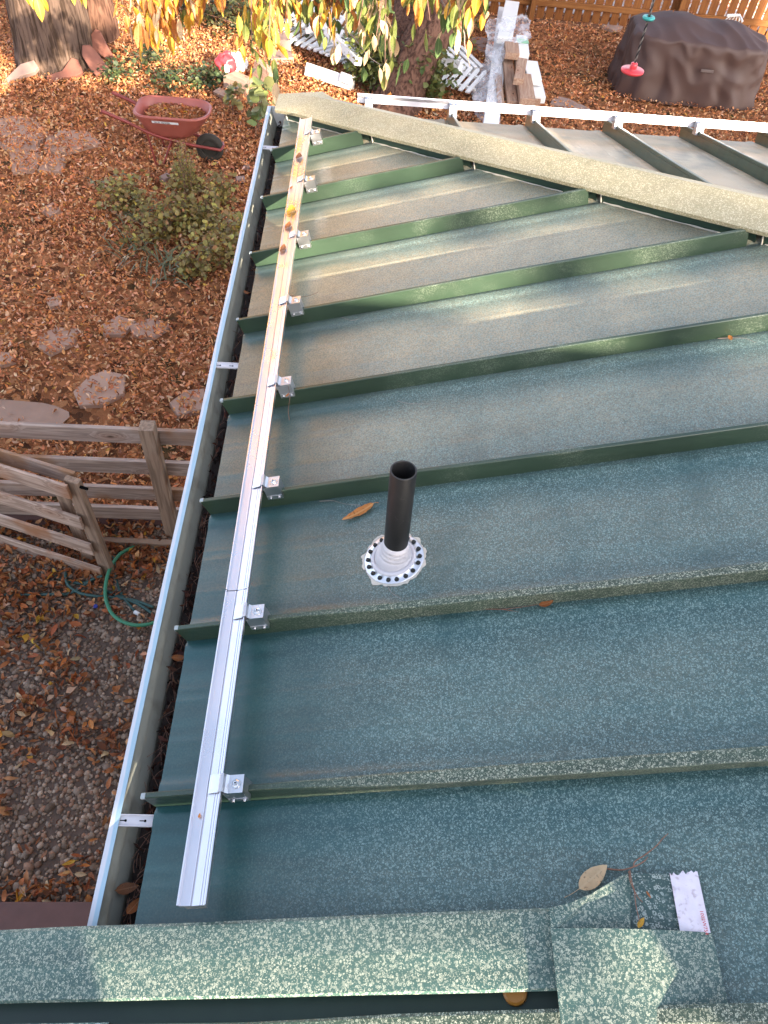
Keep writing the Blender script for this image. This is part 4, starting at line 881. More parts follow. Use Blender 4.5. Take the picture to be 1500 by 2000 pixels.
# ================================================================== trees
def trunk_mesh(pts, rad, n=72, seg=10, amp=.03, seed=0, freq=9):
    S = smooth_pts(pts, seg); Rr = np.interp(np.linspace(0, 1, len(S)), np.linspace(0, 1, len(rad)), rad); vs = []
    prev = None
    for i, p in enumerate(S):
        t = (S[min(i+1, len(S)-1)]-S[max(i-1, 0)]).normalized(); a = (t.cross(Vector((0, 1, 0))) if prev is None else prev-t*prev.dot(t)).normalized(); prev = a; c = t.cross(a)
        for k in range(n):
            th = 2*PI*k/n; d = a*math.cos(th)+c*math.sin(th); q = p+d*Rr[i]
            r_ = noise.noise(Vector((math.cos(th)*freq*.5, math.sin(th)*freq*.5, q.z*1.3+seed))); big = noise.noise(Vector((math.cos(th)*1.6, math.sin(th)*1.6, q.z*.8+seed)))
            vs.append(q+d*(amp*(1-2*abs(r_))+Rr[i]*.14*big))
    mb = MB(); mb.add(vs, [(i*n+k, i*n+(k+1) % n, (i+1)*n+(k+1) % n, (i+1)*n+k) for i in range(len(S)-1) for k in range(n)]); return mb
tl = A(112, 118); tree1 = root('tree', tl, 'thick ridged tree trunk at the top left with red stones leaning on it', 'tree')
trunk_mesh([tl-Vector((0, 0, .15)), tl+Vector((0, 0, .25)), tl+Vector((.03, 0, 1.2)), tl+Vector((.1, .1, 3.0)), tl+Vector((.3, .0, 5.0))], [.66, .50, .45, .42, .3], 110, 24, .035, 1, 26).build('trunk', M_bark, tree1, True)
t2 = A(800, 238); tree2 = root('tree', t2, 'leaning twin stemmed tree with drooping yellow and green leaves behind the roof hip', 'tree')
s1b = AD(905, -90, (A(850, 40, G+.9)-CAM).dot(fw)*.985)
g2 = A(775, 205); depth2 = (g2-CAM).dot(fw)
pA = [AD(760, 260, depth2*1.0), AD(800, 150, depth2*.985), AD(848, 50, depth2*.97), AD(905, -60, depth2*.96), AD(960, -220, depth2*.95)]
trunk_mesh(pA, [.36, .30, .27, .26, .22], 84, 20, .028, 7, 20).build('trunk', M_bark2, tree2, True)
pB = [AD(755, 250, depth2*1.03), AD(775, 140, depth2*1.03), AD(800, 40, depth2*1.04), AD(800, -80, depth2*1.05)]
trunk_mesh(pB, [.34, .26, .22, .2], 72, 20, .025, 9, 20).build('trunk', M_bark2, tree2, True)
t3 = A(205, 78); tree3 = root('tree', t3, 'slim dark tree trunk just right of the thick left trunk', 'tree')
trunk_mesh([t3-Vector((0, 0, .1)), t3+Vector((.02, .05, .8)), t3+Vector((.1, .1, 3))], [.22, .17, .14], 40, 12, .015, 3, 12).build('trunk', M_bark2, tree3, True)
def crownbox(name, lo, hi, n, pal, pw, parent, sz):
    Pp = np.stack([rng.uniform(lo[i], hi[i], n) for i in range(3)], -1); cl = fnoise(Pp[:, [0, 2]], .35, 4)
    Pp = Pp[(rng.uniform(0, 1, n) < .75+cl*.7) & ~((Pp[:, 0] > 7.9) & (Pp[:, 0] < 10.0) & (Pp[:, 2] > 5.3) & (Pp[:, 2] < 6.7))]; o = leaf_mass(name, Pp, sz, pal, pw, M_green, .9, .6, .8, parent=parent); o['kind'] = 'stuff'; return o
def crown(name, c, rad, n, pal, pw, parent, sz=.16, m=M_litter):
    u = rng.normal(0, 1, (n, 3)); u /= np.linalg.norm(u, axis=1)[:, None]; r = rng.uniform(.35, 1, n)**.6
    cl = rng.normal(0, 1, (26, 3)); cl /= np.linalg.norm(cl, axis=1)[:, None]; near = cl[rng.integers(0, 26, n)]
    Pp = (u*.45+near*.62)*r[:, None]*np.array(rad)+np.array(c)
    Pp = Pp[~inview(Pp, .05)]
    o = leaf_mass(name, Pp, sz, pal, pw, m, .9, .55, .8, parent=parent); o['kind'] = 'stuff'; return o
CP = [(.55, .30, .05), (.60, .42, .07), (.50, .20, .04), (.20, .20, .05), (.35, .33, .07)]
crown('crown', (tl.x+.3, tl.y+.6, 4.2), (3.8, 3.2, 2.6), 2200, CP, [4, 4, 3, 1, 1], tree1, .17, M_green)
crown('crown', (2.2, 10.5, 3.9), (3.2, 3.0, 2.6), 4500, CP, [3, 3, 2, 3, 3], tree2, .17, M_green)
crown('crown', (-2.7, 10.6, 3.7), (2.9, 1.8, 2.4), 11000, [(.85, .50, .09), (.90, .60, .12), (.75, .35, .06)], [3, 3, 2], tree3, .20, M_green)
crown('crown', (-5.6, 10.4, 6.6), (2.8, 1.8, 2.6), 9000, [(.85, .50, .09), (.90, .60, .12), (.75, .35, .06)], [3, 3, 2], tree1, .20, M_green)

t4 = Vector((11.5, -14, G)); tree4 = root('tree', t4, 'unseen autumn tree added behind the house to filter the low sun', 'tree')  # added unseen tree that thins the sun, holed for the cap patch
trunk_mesh([t4, t4+Vector((.2, 0, 3)), t4+Vector((.1, 0, 7))], [.4, .3, .2], 24, 6, .02, 5, 12).build('trunk', M_bark, tree4, True)
crownbox('crown', (6.0, -15.6, 3.0), (16.4, -12.6, 12.5), 2300, [(.5, .3, .06), (.4, .2, .05)], [1, 1], tree4, .30)
nb = root('added_sun_blocker', Vector((20, -14, G)), 'plain unseen box added behind the camera to block the sun', 'house')
q = MB(); q.box((16.2, -15, G), (23.7, -13, 11.3)); q.build('wall', M_wall, nb)  # added unseen box that keeps sun off the right yard and fence

# hanging sprays of leaves: each leaf a part of its tree
CN = {k: [leaf_mesh(k, 20+s, .44+.05*(s % 3), [.7, -.5, 1.0, .3][s % 4], [.5, .25, .7, .35][s % 4], [.5, -.7, .9, -.3][s % 4], .12, 7) for s in range(4)] for k in ('orange', 'gold', 'yellow', 'olive', 'green', 'tan', 'rust')}
def spray(parent, px, py, depth, n, spread, pal, length=.105, drop=70, top=None):
    """a twig that comes down from (px, top) to (px, py) in the photo's direction, with drooping leaves"""
    top = top if top is not None else py-drop
    a = AD(px+random.uniform(-15, 15), top-30, depth); b = AD(px, py-20, depth)
    S = smooth_pts([a, a.lerp(b, .5)+Vector((random.uniform(-.04, .04), random.uniform(-.05, .05), .03)), b], 5); q = MB(); q.tube(S, [.006*(1-.7*i/len(S)) for i in range(len(S))], 5); q.build('twig', M_twig, parent)
    for i in range(int(n*1.6)):
        t = random.uniform(0, 1)**.6; c = a.lerp(b, t); off = Vector((random.gauss(0, spread), random.gauss(0, spread), random.gauss(-.02, spread*.6)))
        sz = length*random.uniform(.75, 1.2); rz = random.uniform(0, 2*PI); ry = PI/2-abs(random.gauss(0, .38))
        k = random.choice(pal); me = random.choice(CN[k])
        W = Matrix.Translation(c+off) @ Matrix.Rotation(rz, 4, 'Z') @ Matrix.Rotation(ry, 4, 'Y') @ Matrix.Rotation(random.uniform(-.6, .6), 4, 'X') @ Matrix.Scale(sz, 4) @ Matrix.Translation((.5, 0, 0))
        link('leaf', me, None, parent, W)
OR = ['orange', 'gold', 'gold', 'orange', 'gold', 'tan']; YG = ['yellow', 'yellow', 'gold', 'olive']; MX = ['olive', 'green', 'orange', 'gold', 'olive', 'tan', 'green']; GR = ['green', 'olive', 'green', 'olive', 'tan']
DL, DR = 5.6, 4.6
for px, py, n, pal in ((272, 75, 22, OR), (292, 95, 24, OR), (305, 40, 14, OR), (335, 50, 16, OR), (352, 40, 14, ['orange', 'gold', 'olive']), (318, 85, 12, OR), (388, 25, 10, OR), (415, 8, 7, OR), (280, 20, 12, ['gold', 'yellow']), (320, 5, 14, OR), (360, 0, 10, OR)):
    spray(tree1, px, py, DL+random.uniform(-.2, .2), n, .06, pal, .135, top=-40)
for px, py, n in ((52, 5, 4), (74, 15, 5), (155, -12, 4)):
    spray(tree1, px, py, DL, n, .03, ['yellow', 'yellow', 'gold'], .15, top=-50)
for px, py, n, pal in ((510, 60, 18, YG), (500, 150, 12, ['olive', 'orange', 'gold', 'tan']), (522, 170, 9, ['green', 'olive', 'tan']), (752, 165, 14, GR), (700, 70, 10, MX), (735, 90, 12, GR), (900, 90, 9, MX), (840, 60, 6, MX), (492, 110, 12, ['olive', 'gold', 'yellow', 'orange']), (525, 100, 16, ['olive', 'orange', 'gold', 'tan']), (545, 20, 14, ['yellow', 'olive', 'orange']), (560, 50, 10, ['olive', 'orange', 'gold']), (598, 35, 16, MX), (625, 60, 10, ['olive', 'green', 'orange']), (640, 85, 14, MX), (655, 20, 14, ['olive', 'orange', 'rust', 'gold']), (690, 10, 8, MX), (725, 30, 10, MX), (745, 120, 18, GR), (742, 60, 14, GR), (770, 20, 8, MX), (810, 10, 10, MX), (840, 15, 8, ['orange', 'olive', 'tan']), (885, 40, 10, ['olive', 'orange', 'tan']), (905, 50, 12, MX), (935, 15, 7, MX), (920, 0, 8, MX), (870, 0, 8, MX)):
    spray(tree2, px, py, DR+random.uniform(-.25, .25), n, .055, pal, .112, top=-40)
for pts in ([(850, -20), (880, 30), (905, 60), (908, 90), (918, 130)], [(680, 60), (700, 85), (720, 110), (745, 128)]):
    q = MB(); q.tube(smooth_pts([AD(x, y, DR+.1) for x, y in pts], 6), [.0055-.0035*i/(6*(len(pts)-1)) for i in range(6*(len(pts)-1)+1)], 5); q.build('twig', M_twig2, tree2)

# vine leaves and saplings
def plant(name, label, cat, base, h, spread, n, size, pal, pw, stems=7, aspect=.8, m=None, flat=.5):
    rt3 = root(name, base, label, cat); q = MB()
    tips = []
    for i in range(stems):
        a = random.uniform(0, 2*PI); rr_ = spread*random.uniform(.2, 1); t = base+Vector((math.cos(a)*rr_, math.sin(a)*rr_, h*random.uniform(.55, 1))); q.tube(smooth_pts([base+Vector((random.uniform(-.05, .05), random.uniform(-.05, .05), 0)), base.lerp(t, .5)+Vector((0, 0, h*.12)), t], 4), [.004, .004, .004, .003, .003, .003, .002, .002, .0015], 4); tips.append(t)
    q.build('stem', M_twig, rt3)
    tt = np.array([list(t) for t in tips]); idx = rng.integers(0, stems, n); f = rng.uniform(.25, 1, n)[:, None]
    Pp = np.array(base)+(tt[idx]-np.array(base))*f+rng.normal(0, spread*.22, (n, 3))*np.array([1, 1, .6]); Pp[:, 2] = np.maximum(Pp[:, 2], G+.03)
    o = leaf_mass('foliage', Pp, size, pal, pw, m or M_green, flat, aspect, .6, parent=rt3); o['kind'] = 'stuff'; return rt3
GP = [(.26, .19, .055), (.34, .28, .075), (.20, .16, .05), (.50, .40, .09), (.42, .22, .08)]
for i, (px, py, h, sp, n, lab) in enumerate(((250, 405, .35, .35, 420, 'low feathery green plant left of the tall stalk'), (320, 470, .4, .45, 600, 'bushy green and brown plant in the middle of the bed'), (400, 455, .45, .42, 700, 'leafy green bush below the wheelbarrow wheel'), (440, 520, .5, .34, 600, 'yellow green shrub close to the gutter'), (370, 380, .35, .3, 380, 'thin green plant just under the wheelbarrow'), (430, 400, .35, .25, 240, 'small light green shrub right of the wheelbarrow wheel'), (385, 545, .3, .25, 260, 'small plant at the near edge of the bed'))):
    plant('shrub', lab, 'plant', A(px, py), h, sp, n, .05, GP, [5, 4, 4, 2, 2], 12)
plant('shrub', 'tall feathery olive stalk standing before the wheelbarrow legs', 'plant', A(372, 400), .75, .13, 700, .03, [(.28, .22, .05), (.20, .18, .04), (.36, .26, .08)], [3, 3, 2], 14, .35)
plant('shrub', 'yellow maple like seedling at the gutter edge', 'plant', A(468, 470), .3, .16, 40, .085, [(.55, .45, .07), (.45, .40, .08)], [1, 1], 5, .95)
plant('shrub', 'pale green big leaved sapling left of the roof corner', 'plant', A(505, 262), .85, .30, 42, .12, [(.20, .24, .09), (.26, .27, .10)], [1, 1], 6, .95)
plant('shrub', 'pale big leaved seedling beside the wheelbarrow front', 'plant', A(455, 222), .45, .26, 26, .11, [(.24, .26, .11), (.40, .34, .12)], [1, 1], 5, .95)
for px, py, lab in ((230, 150, 'dark green ground plant right of the leaning red stones'), (330, 165, 'dark green creeping patch behind the wheelbarrow'), (395, 170, 'dark green creeping clump above the wheelbarrow tray'), (300, 120, 'low green ivy patch under the orange leaves'), (430, 155, 'small dark green weed left of the wooden blocks')):
    plant('ground_plant', lab, 'plant', A(px, py), .16, .36, 260, .05, [(.06, .085, .035), (.09, .12, .045), (.14, .15, .05)], [3, 3, 1], 9)
for px, py, n, lab in ((430, 40, 900, 'shady green undergrowth at the top centre left'), (340, 20, 600, 'dark undergrowth behind the hanging orange leaves'), (500, 70, 500, 'green weeds behind the red bag'), (610, 20, 700, 'dark shrub behind the white picket pile')):
    plant('undergrowth', lab, 'plant', A(px, py), .35, .9, n, .06, [(.07, .08, .03), (.12, .12, .04), (.18, .13, .05)], [3, 3, 1], 12)
for px, py, n, lab in ((700, 175, 500, 'bush in front of the leaning tree at its left'), (760, 190, 700, 'green bush at the foot of the leaning tree'), (880, 110, 260, 'climbing green leaves right of the leaning trunk'), (830, 200, 500, 'leafy saplings behind the far rail')):
    plant('shrub', lab, 'plant', A(px, py), .8, .5, n, .075, [(.10, .13, .035), (.17, .19, .05), (.24, .22, .07)], [3, 3, 1], 10, .7)
# strap-leaved plant
def strap(px, py, lab, n=16, l=.38):
    rt3 = root('strap_plant', A(px, py), lab, 'plant')
    for i in range(n):
        b = A(px, py)+Vector((random.gauss(0, .10), random.gauss(0, .08), 0)); a = random.uniform(0, 2*PI); d = Vector((math.cos(a), math.sin(a), 0)); s = Vector((-d.y, d.x, 0))*.009; q = MB(); vs = []
        ln = l*random.uniform(.6, 1.1)
        for j in range(7): t = j/6; c = b+d*ln*t+Vector((0, 0, .02+.34*ln*4*t*(1-t)*.8)); k = (1-t)**.5; vs += [c-s*k, c+s*k+Vector((0, 0, .004))]
        q.add(vs, [(2*j, 2*j+1, 2*j+3, 2*j+2) for j in range(6)]); q.build('blade', M_strapleaf, rt3)
M_strapleaf = simple('strap_leaf', (.10, .11, .05), .5, .4, 12)
strap(262, 440, 'grassy strap leaved clump at the left of the bed'); strap(270, 500, 'arching strap leaved plant below the bed middle', 22, .42); strap(320, 525, 'grey green strap leaved tuft with dead stalks', 20); strap(215, 360, 'small grass tuft left of the feathery plant', 8, .2); strap(345, 550, 'bluish strap tuft at the near edge of the bed', 12, .28)

# ================================================================== stones and blocks
def slab_thing(name, lab, cat, pts, th, m, nrm=None, bevel=.01):
    pts = [Vector(p) for p in pts]; n = len(pts); c = sum(pts, Vector())/n
    nn = nrm or (pts[1]-pts[0]).cross(pts[2]-pts[0]).normalized(); nn = nn if nn.dot(CAM-c) > 0 else -nn
    q = MB(); inn = [c+(p-c)*(1-bevel/max(.05, (p-c).length)) for p in pts]
    q.add(inn+[p-nn*bevel for p in pts]+[p-nn*th for p in pts], [tuple(range(n))]+[(i, (i+1) % n, (i+1) % n+n, i+n) for i in range(n)]+[(i+n, (i+1) % n+n, (i+1) % n+2*n, i+2*n) for i in range(n)]+[tuple(3*n-1-i for i in range(n))])
    o = q.build(name, m); return tagit(o, lab, cat)
def lean(pxs, foot, tiltdeg=62, yawdeg=0):
    """pixel outline laid onto a plane that passes through foot and leans back"""
    n_ = Vector((math.sin(R(yawdeg))*math.sin(R(tiltdeg)), -math.cos(R(yawdeg))*math.sin(R(tiltdeg)), math.cos(R(tiltdeg)))); return [AP(x, y, foot, n_) for x, y in pxs]
slab_thing('stone_slab', 'tall pointed red stone slab leaning at the back right of the thick trunk', 'stone', lean([(186, 56), (168, 78), (176, 92), (200, 110), (222, 122), (220, 108), (205, 82), (194, 60)], A(222, 130)), .05, M_redst)
slab_thing('stone_slab', 'long narrow red stone slab leaning in front of the pointed one', 'stone', lean([(160, 88), (175, 87), (190, 102), (212, 132), (218, 152), (190, 150), (178, 138), (160, 108)], A(205, 156), 55, 15), .05, M_redst)
slab_thing('stone_slab', 'low triangular red stone at the foot of the thick trunk', 'stone', lean([(140, 112), (152, 116), (162, 140), (148, 148), (118, 152), (95, 165), (90, 148), (120, 138)], A(120, 165), 35), .05, M_redst)
slab_thing('stone_slab', 'pale grooved stone slab leaning left of the thick trunk', 'stone', lean([(3, 162), (14, 150), (40, 124), (66, 117), (74, 130), (66, 140), (40, 148), (10, 166)], A(30, 170), 30), .06, M_paver)
def chunk(lab, px, py, sx, sy, sz, rz, m, tilt=0, zc=None, name='wood_block', cat='block'):
    o_ = A(px, py); W = Matrix.Translation(Vector((o_.x, o_.y, G+(zc if zc is not None else sz/2)))) @ Matrix.Rotation(rz, 4, 'Z') @ Matrix.Rotation(tilt, 4, 'Y'); q = MB(); vs = []
    for z in (-1, 1):
        for x, y in ((-1, -1), (1, -1), (1, 1), (-1, 1)): vs.append((x*sx/2*(1+random.uniform(-.12, .12)), y*sy/2*(1+random.uniform(-.12, .12)), z*sz/2))
    q.hexa(vs[:4], vs[4:]); o = q.build(name, m, world=W); return tagit(o, lab, cat)
M_stonewood = wood('cut_block', (.34, .21, .15), (.46, .31, .23))
chunk('angular wooden block lying in the leaves right of the wheelbarrow', 470, 176, .34, .24, .16, -.5, M_stonewood, .12)
chunk('flat thin wooden piece left of the angular block', 440, 190, .30, .14, .05, -.6, M_stonewood, .05)
chunk('upright pale split block with a knot, beside the angular block', 515, 165, .30, .12, .26, -.7, M_stonewood, .25, .13)
chunk('grey concrete paver in the leaves behind the split block', 548, 118, .34, .26, .08, .3, M_paver, 0, name='paver')
chunk('grey weathered box behind the hanging green leaves', 545, 100, .30, .26, .2, .3, M_paver, 0, name='stone')
chunk('small pale rock at the gutter edge below the wheelbarrow', 470, 355, .10, .07, .05, .3, M_paver, 0, name='rock', cat='rock')
chunk('small grey rock in the leaves under the wheelbarrow nose', 482, 330, .07, .06, .04, 1.3, M_paver, 0, name='rock', cat='rock')
chunk('round stone left of the tall stalk', 325, 355, .12, .10, .07, .9, M_paver, 0, name='rock', cat='rock')
for px, py, lab in ((1120, 215, 'flat grey stepping stone below the lumber end'), (1100, 205, 'grey flat stone beside the lumber pile foot'), (1195, 55, 'small pale paving stone by the back fence'), (935, 85, 'flat grey stone left of the lumber pile'), (955, 100, 'flat stone next to the plastic sheet')):
    c = A(px, py); pts = [c+Vector((math.cos(a)*random.uniform(.16, .24), math.sin(a)*random.uniform(.13, .2), .045)) for a in np.linspace(0, 2*PI, 8)[:-1]]
    slab_thing('stepping_stone', lab, 'stone', pts, .05, M_paver, Zu.copy())
# red and white plastic bag
bg = root('plastic_bag', A(452, 128), 'crumpled red and white plastic bag lying in the leaves', 'bag')
def blob(c, rx_, ry_, rz_, m, name, parent, seed, amp=.35, n=20):
    vs = []; 
    for i in range(n+1):
        for k in range(2*n):
            th = PI*i/n; ph_ = PI*k/n; d = Vector((math.sin(th)*math.cos(ph_), math.sin(th)*math.sin(ph_), math.cos(th))); f = 1+amp*noise.noise(d*2.2+Vector((seed, 0, 0)))+amp*.5*abs(noise.noise(d*6+Vector((seed, 3, 0))))
            vs.append(c+Vector((d.x*rx_, d.y*ry_, d.z*rz_))*f)
    q = MB(); m2 = 2*n; q.add(vs, [(i*m2+k, i*m2+(k+1) % m2, (i+1)*m2+(k+1) % m2, (i+1)*m2+k) for i in range(n) for k in range(m2)]); return q.build(name, m, parent, True)
blob(A(442, 126, G+.14), .13, .12, .15, M_red, 'red_wrap', bg, 1); blob(A(462, 124, G+.10), .14, .12, .12, M_white, 'white_wrap', bg, 4)
q = MB(); c = A(446, 132, G+.12); q.box((-.03, -.008, -.08), (.03, .008, .08), Matrix.Translation(c+Vector((0, -.12, 0)))); q.build('label_patch', M_white, bg)

# ================================================================== white picket panels and lumber pile
def picket_panel(lab, c, rz, n, L_, hgt, tilt):
    rt4 = root('picket_bundle', c, lab, 'picket fencing'); W0 = Matrix.Translation(c) @ Matrix.Rotation(rz, 4, 'Z') @ Matrix.Rotation(tilt, 4, 'X')
    for s in (.25, .72):
        q = MB(); q.box((-L_/2, hgt*s-.02, -.02), (L_/2, hgt*s+.02, .012)); q.build('rail', M_white, rt4, world=W0)
    for i in range(n):
        x = -L_/2+L_*(i+.5)/n; q = MB(); w_ = .03; q.add([(x-w_, 0, .013), (x+w_, 0, .013), (x+w_, hgt-.05, .013), (x, hgt, .013), (x-w_, hgt-.05, .013)]+[(x-w_, 0, .033), (x+w_, 0, .033), (x+w_, hgt-.05, .033), (x, hgt, .033), (x-w_, hgt-.05, .033)], [(4, 3, 2, 1, 0), (5, 6, 7, 8, 9)]+[(i_, (i_+1) % 5, (i_+1) % 5+5, i_+5) for i_ in range(5)])
        q.build('picket', M_white, rt4, world=W0)
for i, (px, py, rz, n, L_, tl_, z) in enumerate(((590, 95, -.55, 13, 1.5, .10, .10), (640, 70, -.45, 12, 1.5, .3, .25), (665, 125, -.75, 12, 1.4, -.05, .18), (850, 165, -.5, 10, 1.1, .15, .15), (900, 140, .5, 8, .8, .1, .22))):
    picket_panel(['white picket panel lowest at the left of the pile', 'white picket panel tilted on top of the pile', 'white picket panel nearest the tree in the pile', 'small white picket panel just behind the far rail', 'short white picket panel right of the leaning tree'][i], A(px, py, G+z), rz, n, L_, .62, tl_)
for i, (a, b, w_, z, lab) in enumerate((((600, 135), (690, 165), .16, .10, 'long white board lying below the picket pile'), ((690, 158), (668, 150), .12, .16, 'short white block at the end of the long white board'), ((885, 128), (930, 140), .16, .15, 'white boxed timber right of the leaning tree'), ((845, 105), (900, 130), .12, .3, 'white post leaning over the small picket panel'), ((640, 60), (700, 120), .10, .5, 'white rail across the top of the picket pile'), ((600, 60), (660, 45), .08, .35, 'thin white strip behind the picket pile'))):
    o = board('white_board', A(*a, G+z), A(*b, G+z), w_, .10, Vector((0, .5, 1)), M_white, None); tagit(o, lab, 'board')
LB = [((958, 250), (985, 20), .20, .25, M_white, 'long white plank under the plastic sheet, leftmost of the lumber'), ((985, 80), (1000, 8), .22, .45, M_white, 'top white plank with stamp marks at the fence end'),
      ((1000, 205), (988, 100), .14, .30, M_lumber, 'long brown grained plank beside the wrapped plank'), ((1022, 205), (1012, 110), .12, .33, M_lumber, 'second brown plank from the left in the pile'), ((1030, 200), (1022, 150), .20, .40, M_lumber, 'wide bare plank on top, nearest the camera'), ((1000, 110), (998, 88), .20, .45, M_lumber, 'short bare block in the middle of the pile'),
      ((1048, 200), (1040, 130), .10, .22, M_lumber, 'narrow bare board at the right of the pile'), ((1022, 110), (1018, 75), .16, .42, M_white, 'short white block with green tape'), ((1043, 160), (1035, 125), .20, .36, M_white, 'white block stack rightmost, upper'), ((1052, 195), (1045, 165), .18, .25, M_white, 'white block rightmost, lower'), ((978, 210), (972, 150), .09, .28, M_lumber, 'thin bare strip at the left of the brown planks'), ((1012, 160), (1020, 120), .13, .47, M_lumber, 'short bare offcut lying askew on top')]
for a, b, w_, z, m, lab in LB:
    pa, pb = A(*a, G+z), A(*b, G+z); o = board('plank', pa, pb, w_, .09, Vector((1, 0, 0)), m, None, .004); tagit(o, lab, 'plank')
q = MB(); pa, pb = A(1022, 84, G+.475), A(1020, 76, G+.475); o = board('green_tape', pa, pb, .17, .004, Vector((1, 0, 0)), simple('green_tape', (.30, .55, .36), .5), None, 0); tagit(o, 'pale green tape across the short white block', 'tape')
def sheet(outline, z0, lab, seed, n=26, zamp=.045):
    a, b, c, d = [A(*p[:2], G+p[2]) for p in outline]; vs = []
    for j in range(n+1):
        for i in range(n+1):
            s, t = i/n, j/n; p = a.lerp(b, s).lerp(d.lerp(c, s), t); e = noise.noise(Vector((s*3+seed, t*4, 0))); f = abs(noise.noise(Vector((s*9+seed, t*7, 2))))
            ed = .12*noise.noise(Vector((s*2.5, t*2.5, seed+9))); vs.append(p+Vector((ed, ed*.6, zamp*(e+f)*.8+z0)))
    q = MB(); k = n+1; q.add(vs, [(j*k+i, j*k+i+1, (j+1)*k+i+1, (j+1)*k+i) for j in range(n) for i in range(n)]); o = q.build('plastic_sheet', M_film, None, True); return tagit(o, lab, 'plastic sheet')
sheet([(955, 40, .5), (1030, 35, .55), (1030, 80, .5), (945, 130, .3)], .03, 'clear plastic sheet draped over the upper end of the lumber', 1)
sheet([(950, 110, .35), (990, 95, .45), (975, 215, .40), (925, 195, .1)], .03, 'clear plastic sheet hanging beside the long white plank', 5)
sheet([(905, 165, .04), (960, 150, .1), (985, 262, .2), (950, 262, .05)], .02, 'crumpled clear plastic on the leaves by the far rail', 8)
sheet([(930, 130, .1), (975, 120, .3), (960, 165, .3), (915, 160, .05)], .02, 'folded plastic corner left of the wrapped plank', 12, 16)

# ================================================================== back fence
bfl, bfr = A(1000, 36), A(1500, 82); bd = (bfr-bfl); bd.z = 0; bd.normalize(); bn = Vector((bd.y, -bd.x, 0))
bf = root('picket_fence', bfl, 'tall cedar board fence with narrow gaps along the back of the yard', 'fence')
p0 = bfl-bd*4.6
for i in range(62):
    c = p0+bd*(i*.158); h = 1.8+random.uniform(-.01, .01); lean_ = random.uniform(-.006, .006)
    board('picket', c+Vector((0, 0, .04)), c+Vector((lean_, 0, h)), .128, .018, bd, M_cedar, bf, .002)
for zz in (.28, 1.5):
    for s in range(4): board('rail', p0+bn*.035+bd*(s*2.44)+Vector((0, 0, zz)), p0+bn*.035+bd*(s*2.44+2.43)+Vector((0, 0, zz)), .09, .04, Zu, M_cedar2, bf)
for s in range(5): board('post', p0+bn*.10+bd*(s*2.44+.02), p0+bn*.10+bd*(s*2.44+.02)+Vector((0, 0, 1.75)), .09, .09, bd, M_cedar2, bf)

q = MB(); q.add([p0+Vector((-2, .5, .01)), p0+bd*12+Vector((0, .5, .01)), p0+bd*12+Vector((0, 5, .01)), p0+Vector((-2, 5, .01))], [(0, 1, 2, 3)]); o = q.build('alley', simple('pale_concrete', (.55, .50, .45), .9, .1, 2)); o['kind'] = 'structure'
# ================================================================== covered furniture
cb0 = [A(1200, 192), A(1452, 222), A(1508, 150), A(1196, 120)]
cen = A(1345, 160, G); 
fl, fr_ = A(1200, 192), A(1476, 222); ed = (fr_-fl); ed.z = 0; Wd = ed.length; ed.normalize(); en = Vector((-ed.y, ed.x, 0)); en = en if en.y > 0 else -en
Dp = 1.15; HC = .80
q = MB(); nr, na = 46, 220; vs = []
oc = fl+ed*(Wd/2)+en*(Dp/2); oc.z = G
for j in range(nr+1):
    t = j/nr
    for k in range(na):
        a = 2*PI*k/na; ca, sa = math.cos(a), math.sin(a); e = 5.0; rr_ = (abs(ca)**e+abs(sa)**e)**(-1/e); ux, uy = ca*rr_, sa*rr_
        if t < .5:      # skirt, from ground up
            s = t/.5; z = HC*s**.9; f = 1.0-.10*s
            pl_ = .035*(1-s)*(1+.0)*math.sin(a*17+2*noise.noise(Vector((ca*2, sa*2, s))))*(.5+abs(noise.noise(Vector((ca*3, sa*3, 5)))))
            pl_ += .05*noise.noise(Vector((ca*3.2, sa*3.2, s*1.5)))*(1-.4*s)+.06*(.4-abs(noise.noise(Vector((ca*5+s*1.6, sa*5-s, s*2.2+7)))))
            x, y = ux*(f+pl_), uy*(f+pl_*1.4)
            z += .0
        else:
            s = (t-.5)/.5; f = (1-s)*.90; x, y = ux*f, uy*f; z = HC
        X = x*Wd/2; Y = y*Dp/2
        hump = .16*math.exp(-(((X+.30)/.38)**2+((Y-.05)/.45)**2))+.13*math.exp(-(((X-.45)/.34)**2+((Y+.0)/.40)**2))+.05*math.exp(-(((X+.85)/.25)**2+((Y)/.5)**2))
        sag = -.14*((X/(Wd/2))**2*.3+(Y/(Dp/2))**2*.4)
        wr = .018*noise.noise(Vector((X*3.5, Y*3.5, z*2)))+.055*(.5-abs(noise.noise(Vector((X*3.2+Y*2, Y*1.5-X, 4)))))
        if t >= .5: z += hump+sag+wr
        else: z += (hump+sag)*(t/.5)**2+wr*(t/.5)
        vs.append(oc+ed*X+en*Y+Vector((0, 0, max(.005, z))))
q.add(vs, [(j*na+k, j*na+(k+1) % na, (j+1)*na+(k+1) % na, (j+1)*na+k) for j in range(nr) for k in range(na)])
cv = root('furniture_cover', oc, 'large dark brown fabric cover draped over patio furniture by the back fence', 'cover'); q.build('cloth', M_tarp, cv, True)
c = oc-en*(Dp/2*.99)+ed*(.12)+Vector((0, 0, HC*.62)); o = board('handle', c-ed*.09-en*.03, c+ed*.09-en*.03, .035, .012, Zu, simple('strap_grey', (.12, .09, .08), .6), cv)
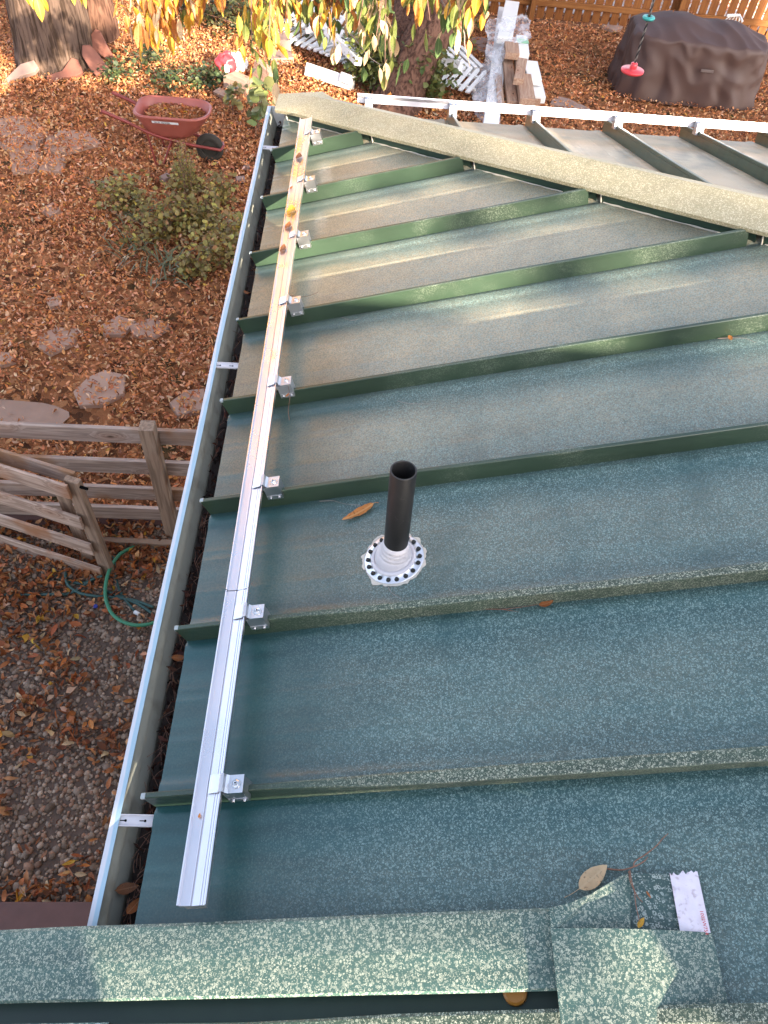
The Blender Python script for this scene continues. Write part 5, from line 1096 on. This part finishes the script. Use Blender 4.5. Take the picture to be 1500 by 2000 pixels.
for i in range(14):
    X, Y = random.uniform(-.65, .0)*Wd/2, random.uniform(.1, .75)*Dp/2; hump = .16*math.exp(-(((X+.30)/.38)**2+((Y-.05)/.45)**2)); z = HC+hump-.14*((X/(Wd/2))**2*.3+(Y/(Dp/2))**2*.4)+.035
    o = put_leaf('fallen_leaf', random.choice(['rust', 'brown', 'orange']), i, oc+ed*X+en*Y+Vector((0, 0, z)), .06, random.uniform(0, 6), random.uniform(-.3, .3)); tagit(o, 'small rusty leaf lying on top of the brown furniture cover', 'leaf', 'leaves on the furniture cover')
# white wire-legged item by the fence, behind the cover
wi = root('folded_stand', A(1425, 62), 'small white frame sticking up behind the brown cover by the fence', 'stand')
for k in range(5):
    q = MB(); a = A(1405+k*9, 52, G+.35); b = A(1432+k*3, 28, G+.55); q.tube([a, a.lerp(b, .5)+Vector((0, 0, .03)), b], .012, 6); q.build('bar', M_white, wi)
q = MB(); q.tube([A(1402, 53, G+.35), A(1445, 58, G+.35)], .018, 6); q.build('foot_bar', M_white, wi); q = MB(); q.tube([A(1420, 30, G+.55), A(1445, 30, G+.55), A(1450, 42, G+.5)], .02, 6); q.build('top_bar', M_white, wi)

# ================================================================== disc swing
dsw = 7.0; sc_ = AD(1235, 138, dsw/1.0)
sw = root('disc_swing', sc_, 'round red disc swing hanging on a twisted rope in front of the brown cover', 'swing')
rad_s = 22.5/FPX*dsw
q = MB(); q.lathe([(0, -.012), (rad_s*.9, -.014), (rad_s, -.004), (rad_s*.99, .010), (rad_s*.93, .014), (rad_s*.3, .018), (.034, .022), (.030, .062), (.020, .070), (.0, .070)], sc_, 40); q.build('seat', M_red, sw, True)
rtop = AD(1276, -40, dsw*1.0); rtop = sc_+Vector((0, 0, .06))+(rtop-sc_-Vector((0, 0, .06)))
rtop = sc_+Vector((.02, .03, 1.6)); 
rope_pts = [sc_+Vector((0, 0, .05)), rtop]
for ph_, m in ((0, M_rope), (PI, M_rope2)):
    q = MB(); nS = 240; q.tube([rope_pts[0].lerp(rope_pts[1], i/nS)+Vector((math.cos(i*.55+ph_)*.0055, math.sin(i*.55+ph_)*.0055, 0)) for i in range(nS+1)], .0065, 5); q.build('rope', m, sw)
td = sc_.lerp(rtop, .27)
q = MB(); q.lathe([(.026, -.012), (.050, -.014), (.057, 0), (.050, .012), (.026, .014), (.020, 0)], td, 28, None, True); q.build('foot_ring', M_teal, sw, True)
q = MB(); q.lathe([(0, .010), (.016, .010), (.020, .008), (.021, .0), (0, .0)], AR(1006, 1938, .016), 28, Rn); o = q.build('amber_disc', simple('amber_plastic', (.50, .20, .03), .35, .1, 10)); tagit(o, 'round amber disc peeking out below the near cap strip', 'disc')
print('objects', len(bpy.data.objects))
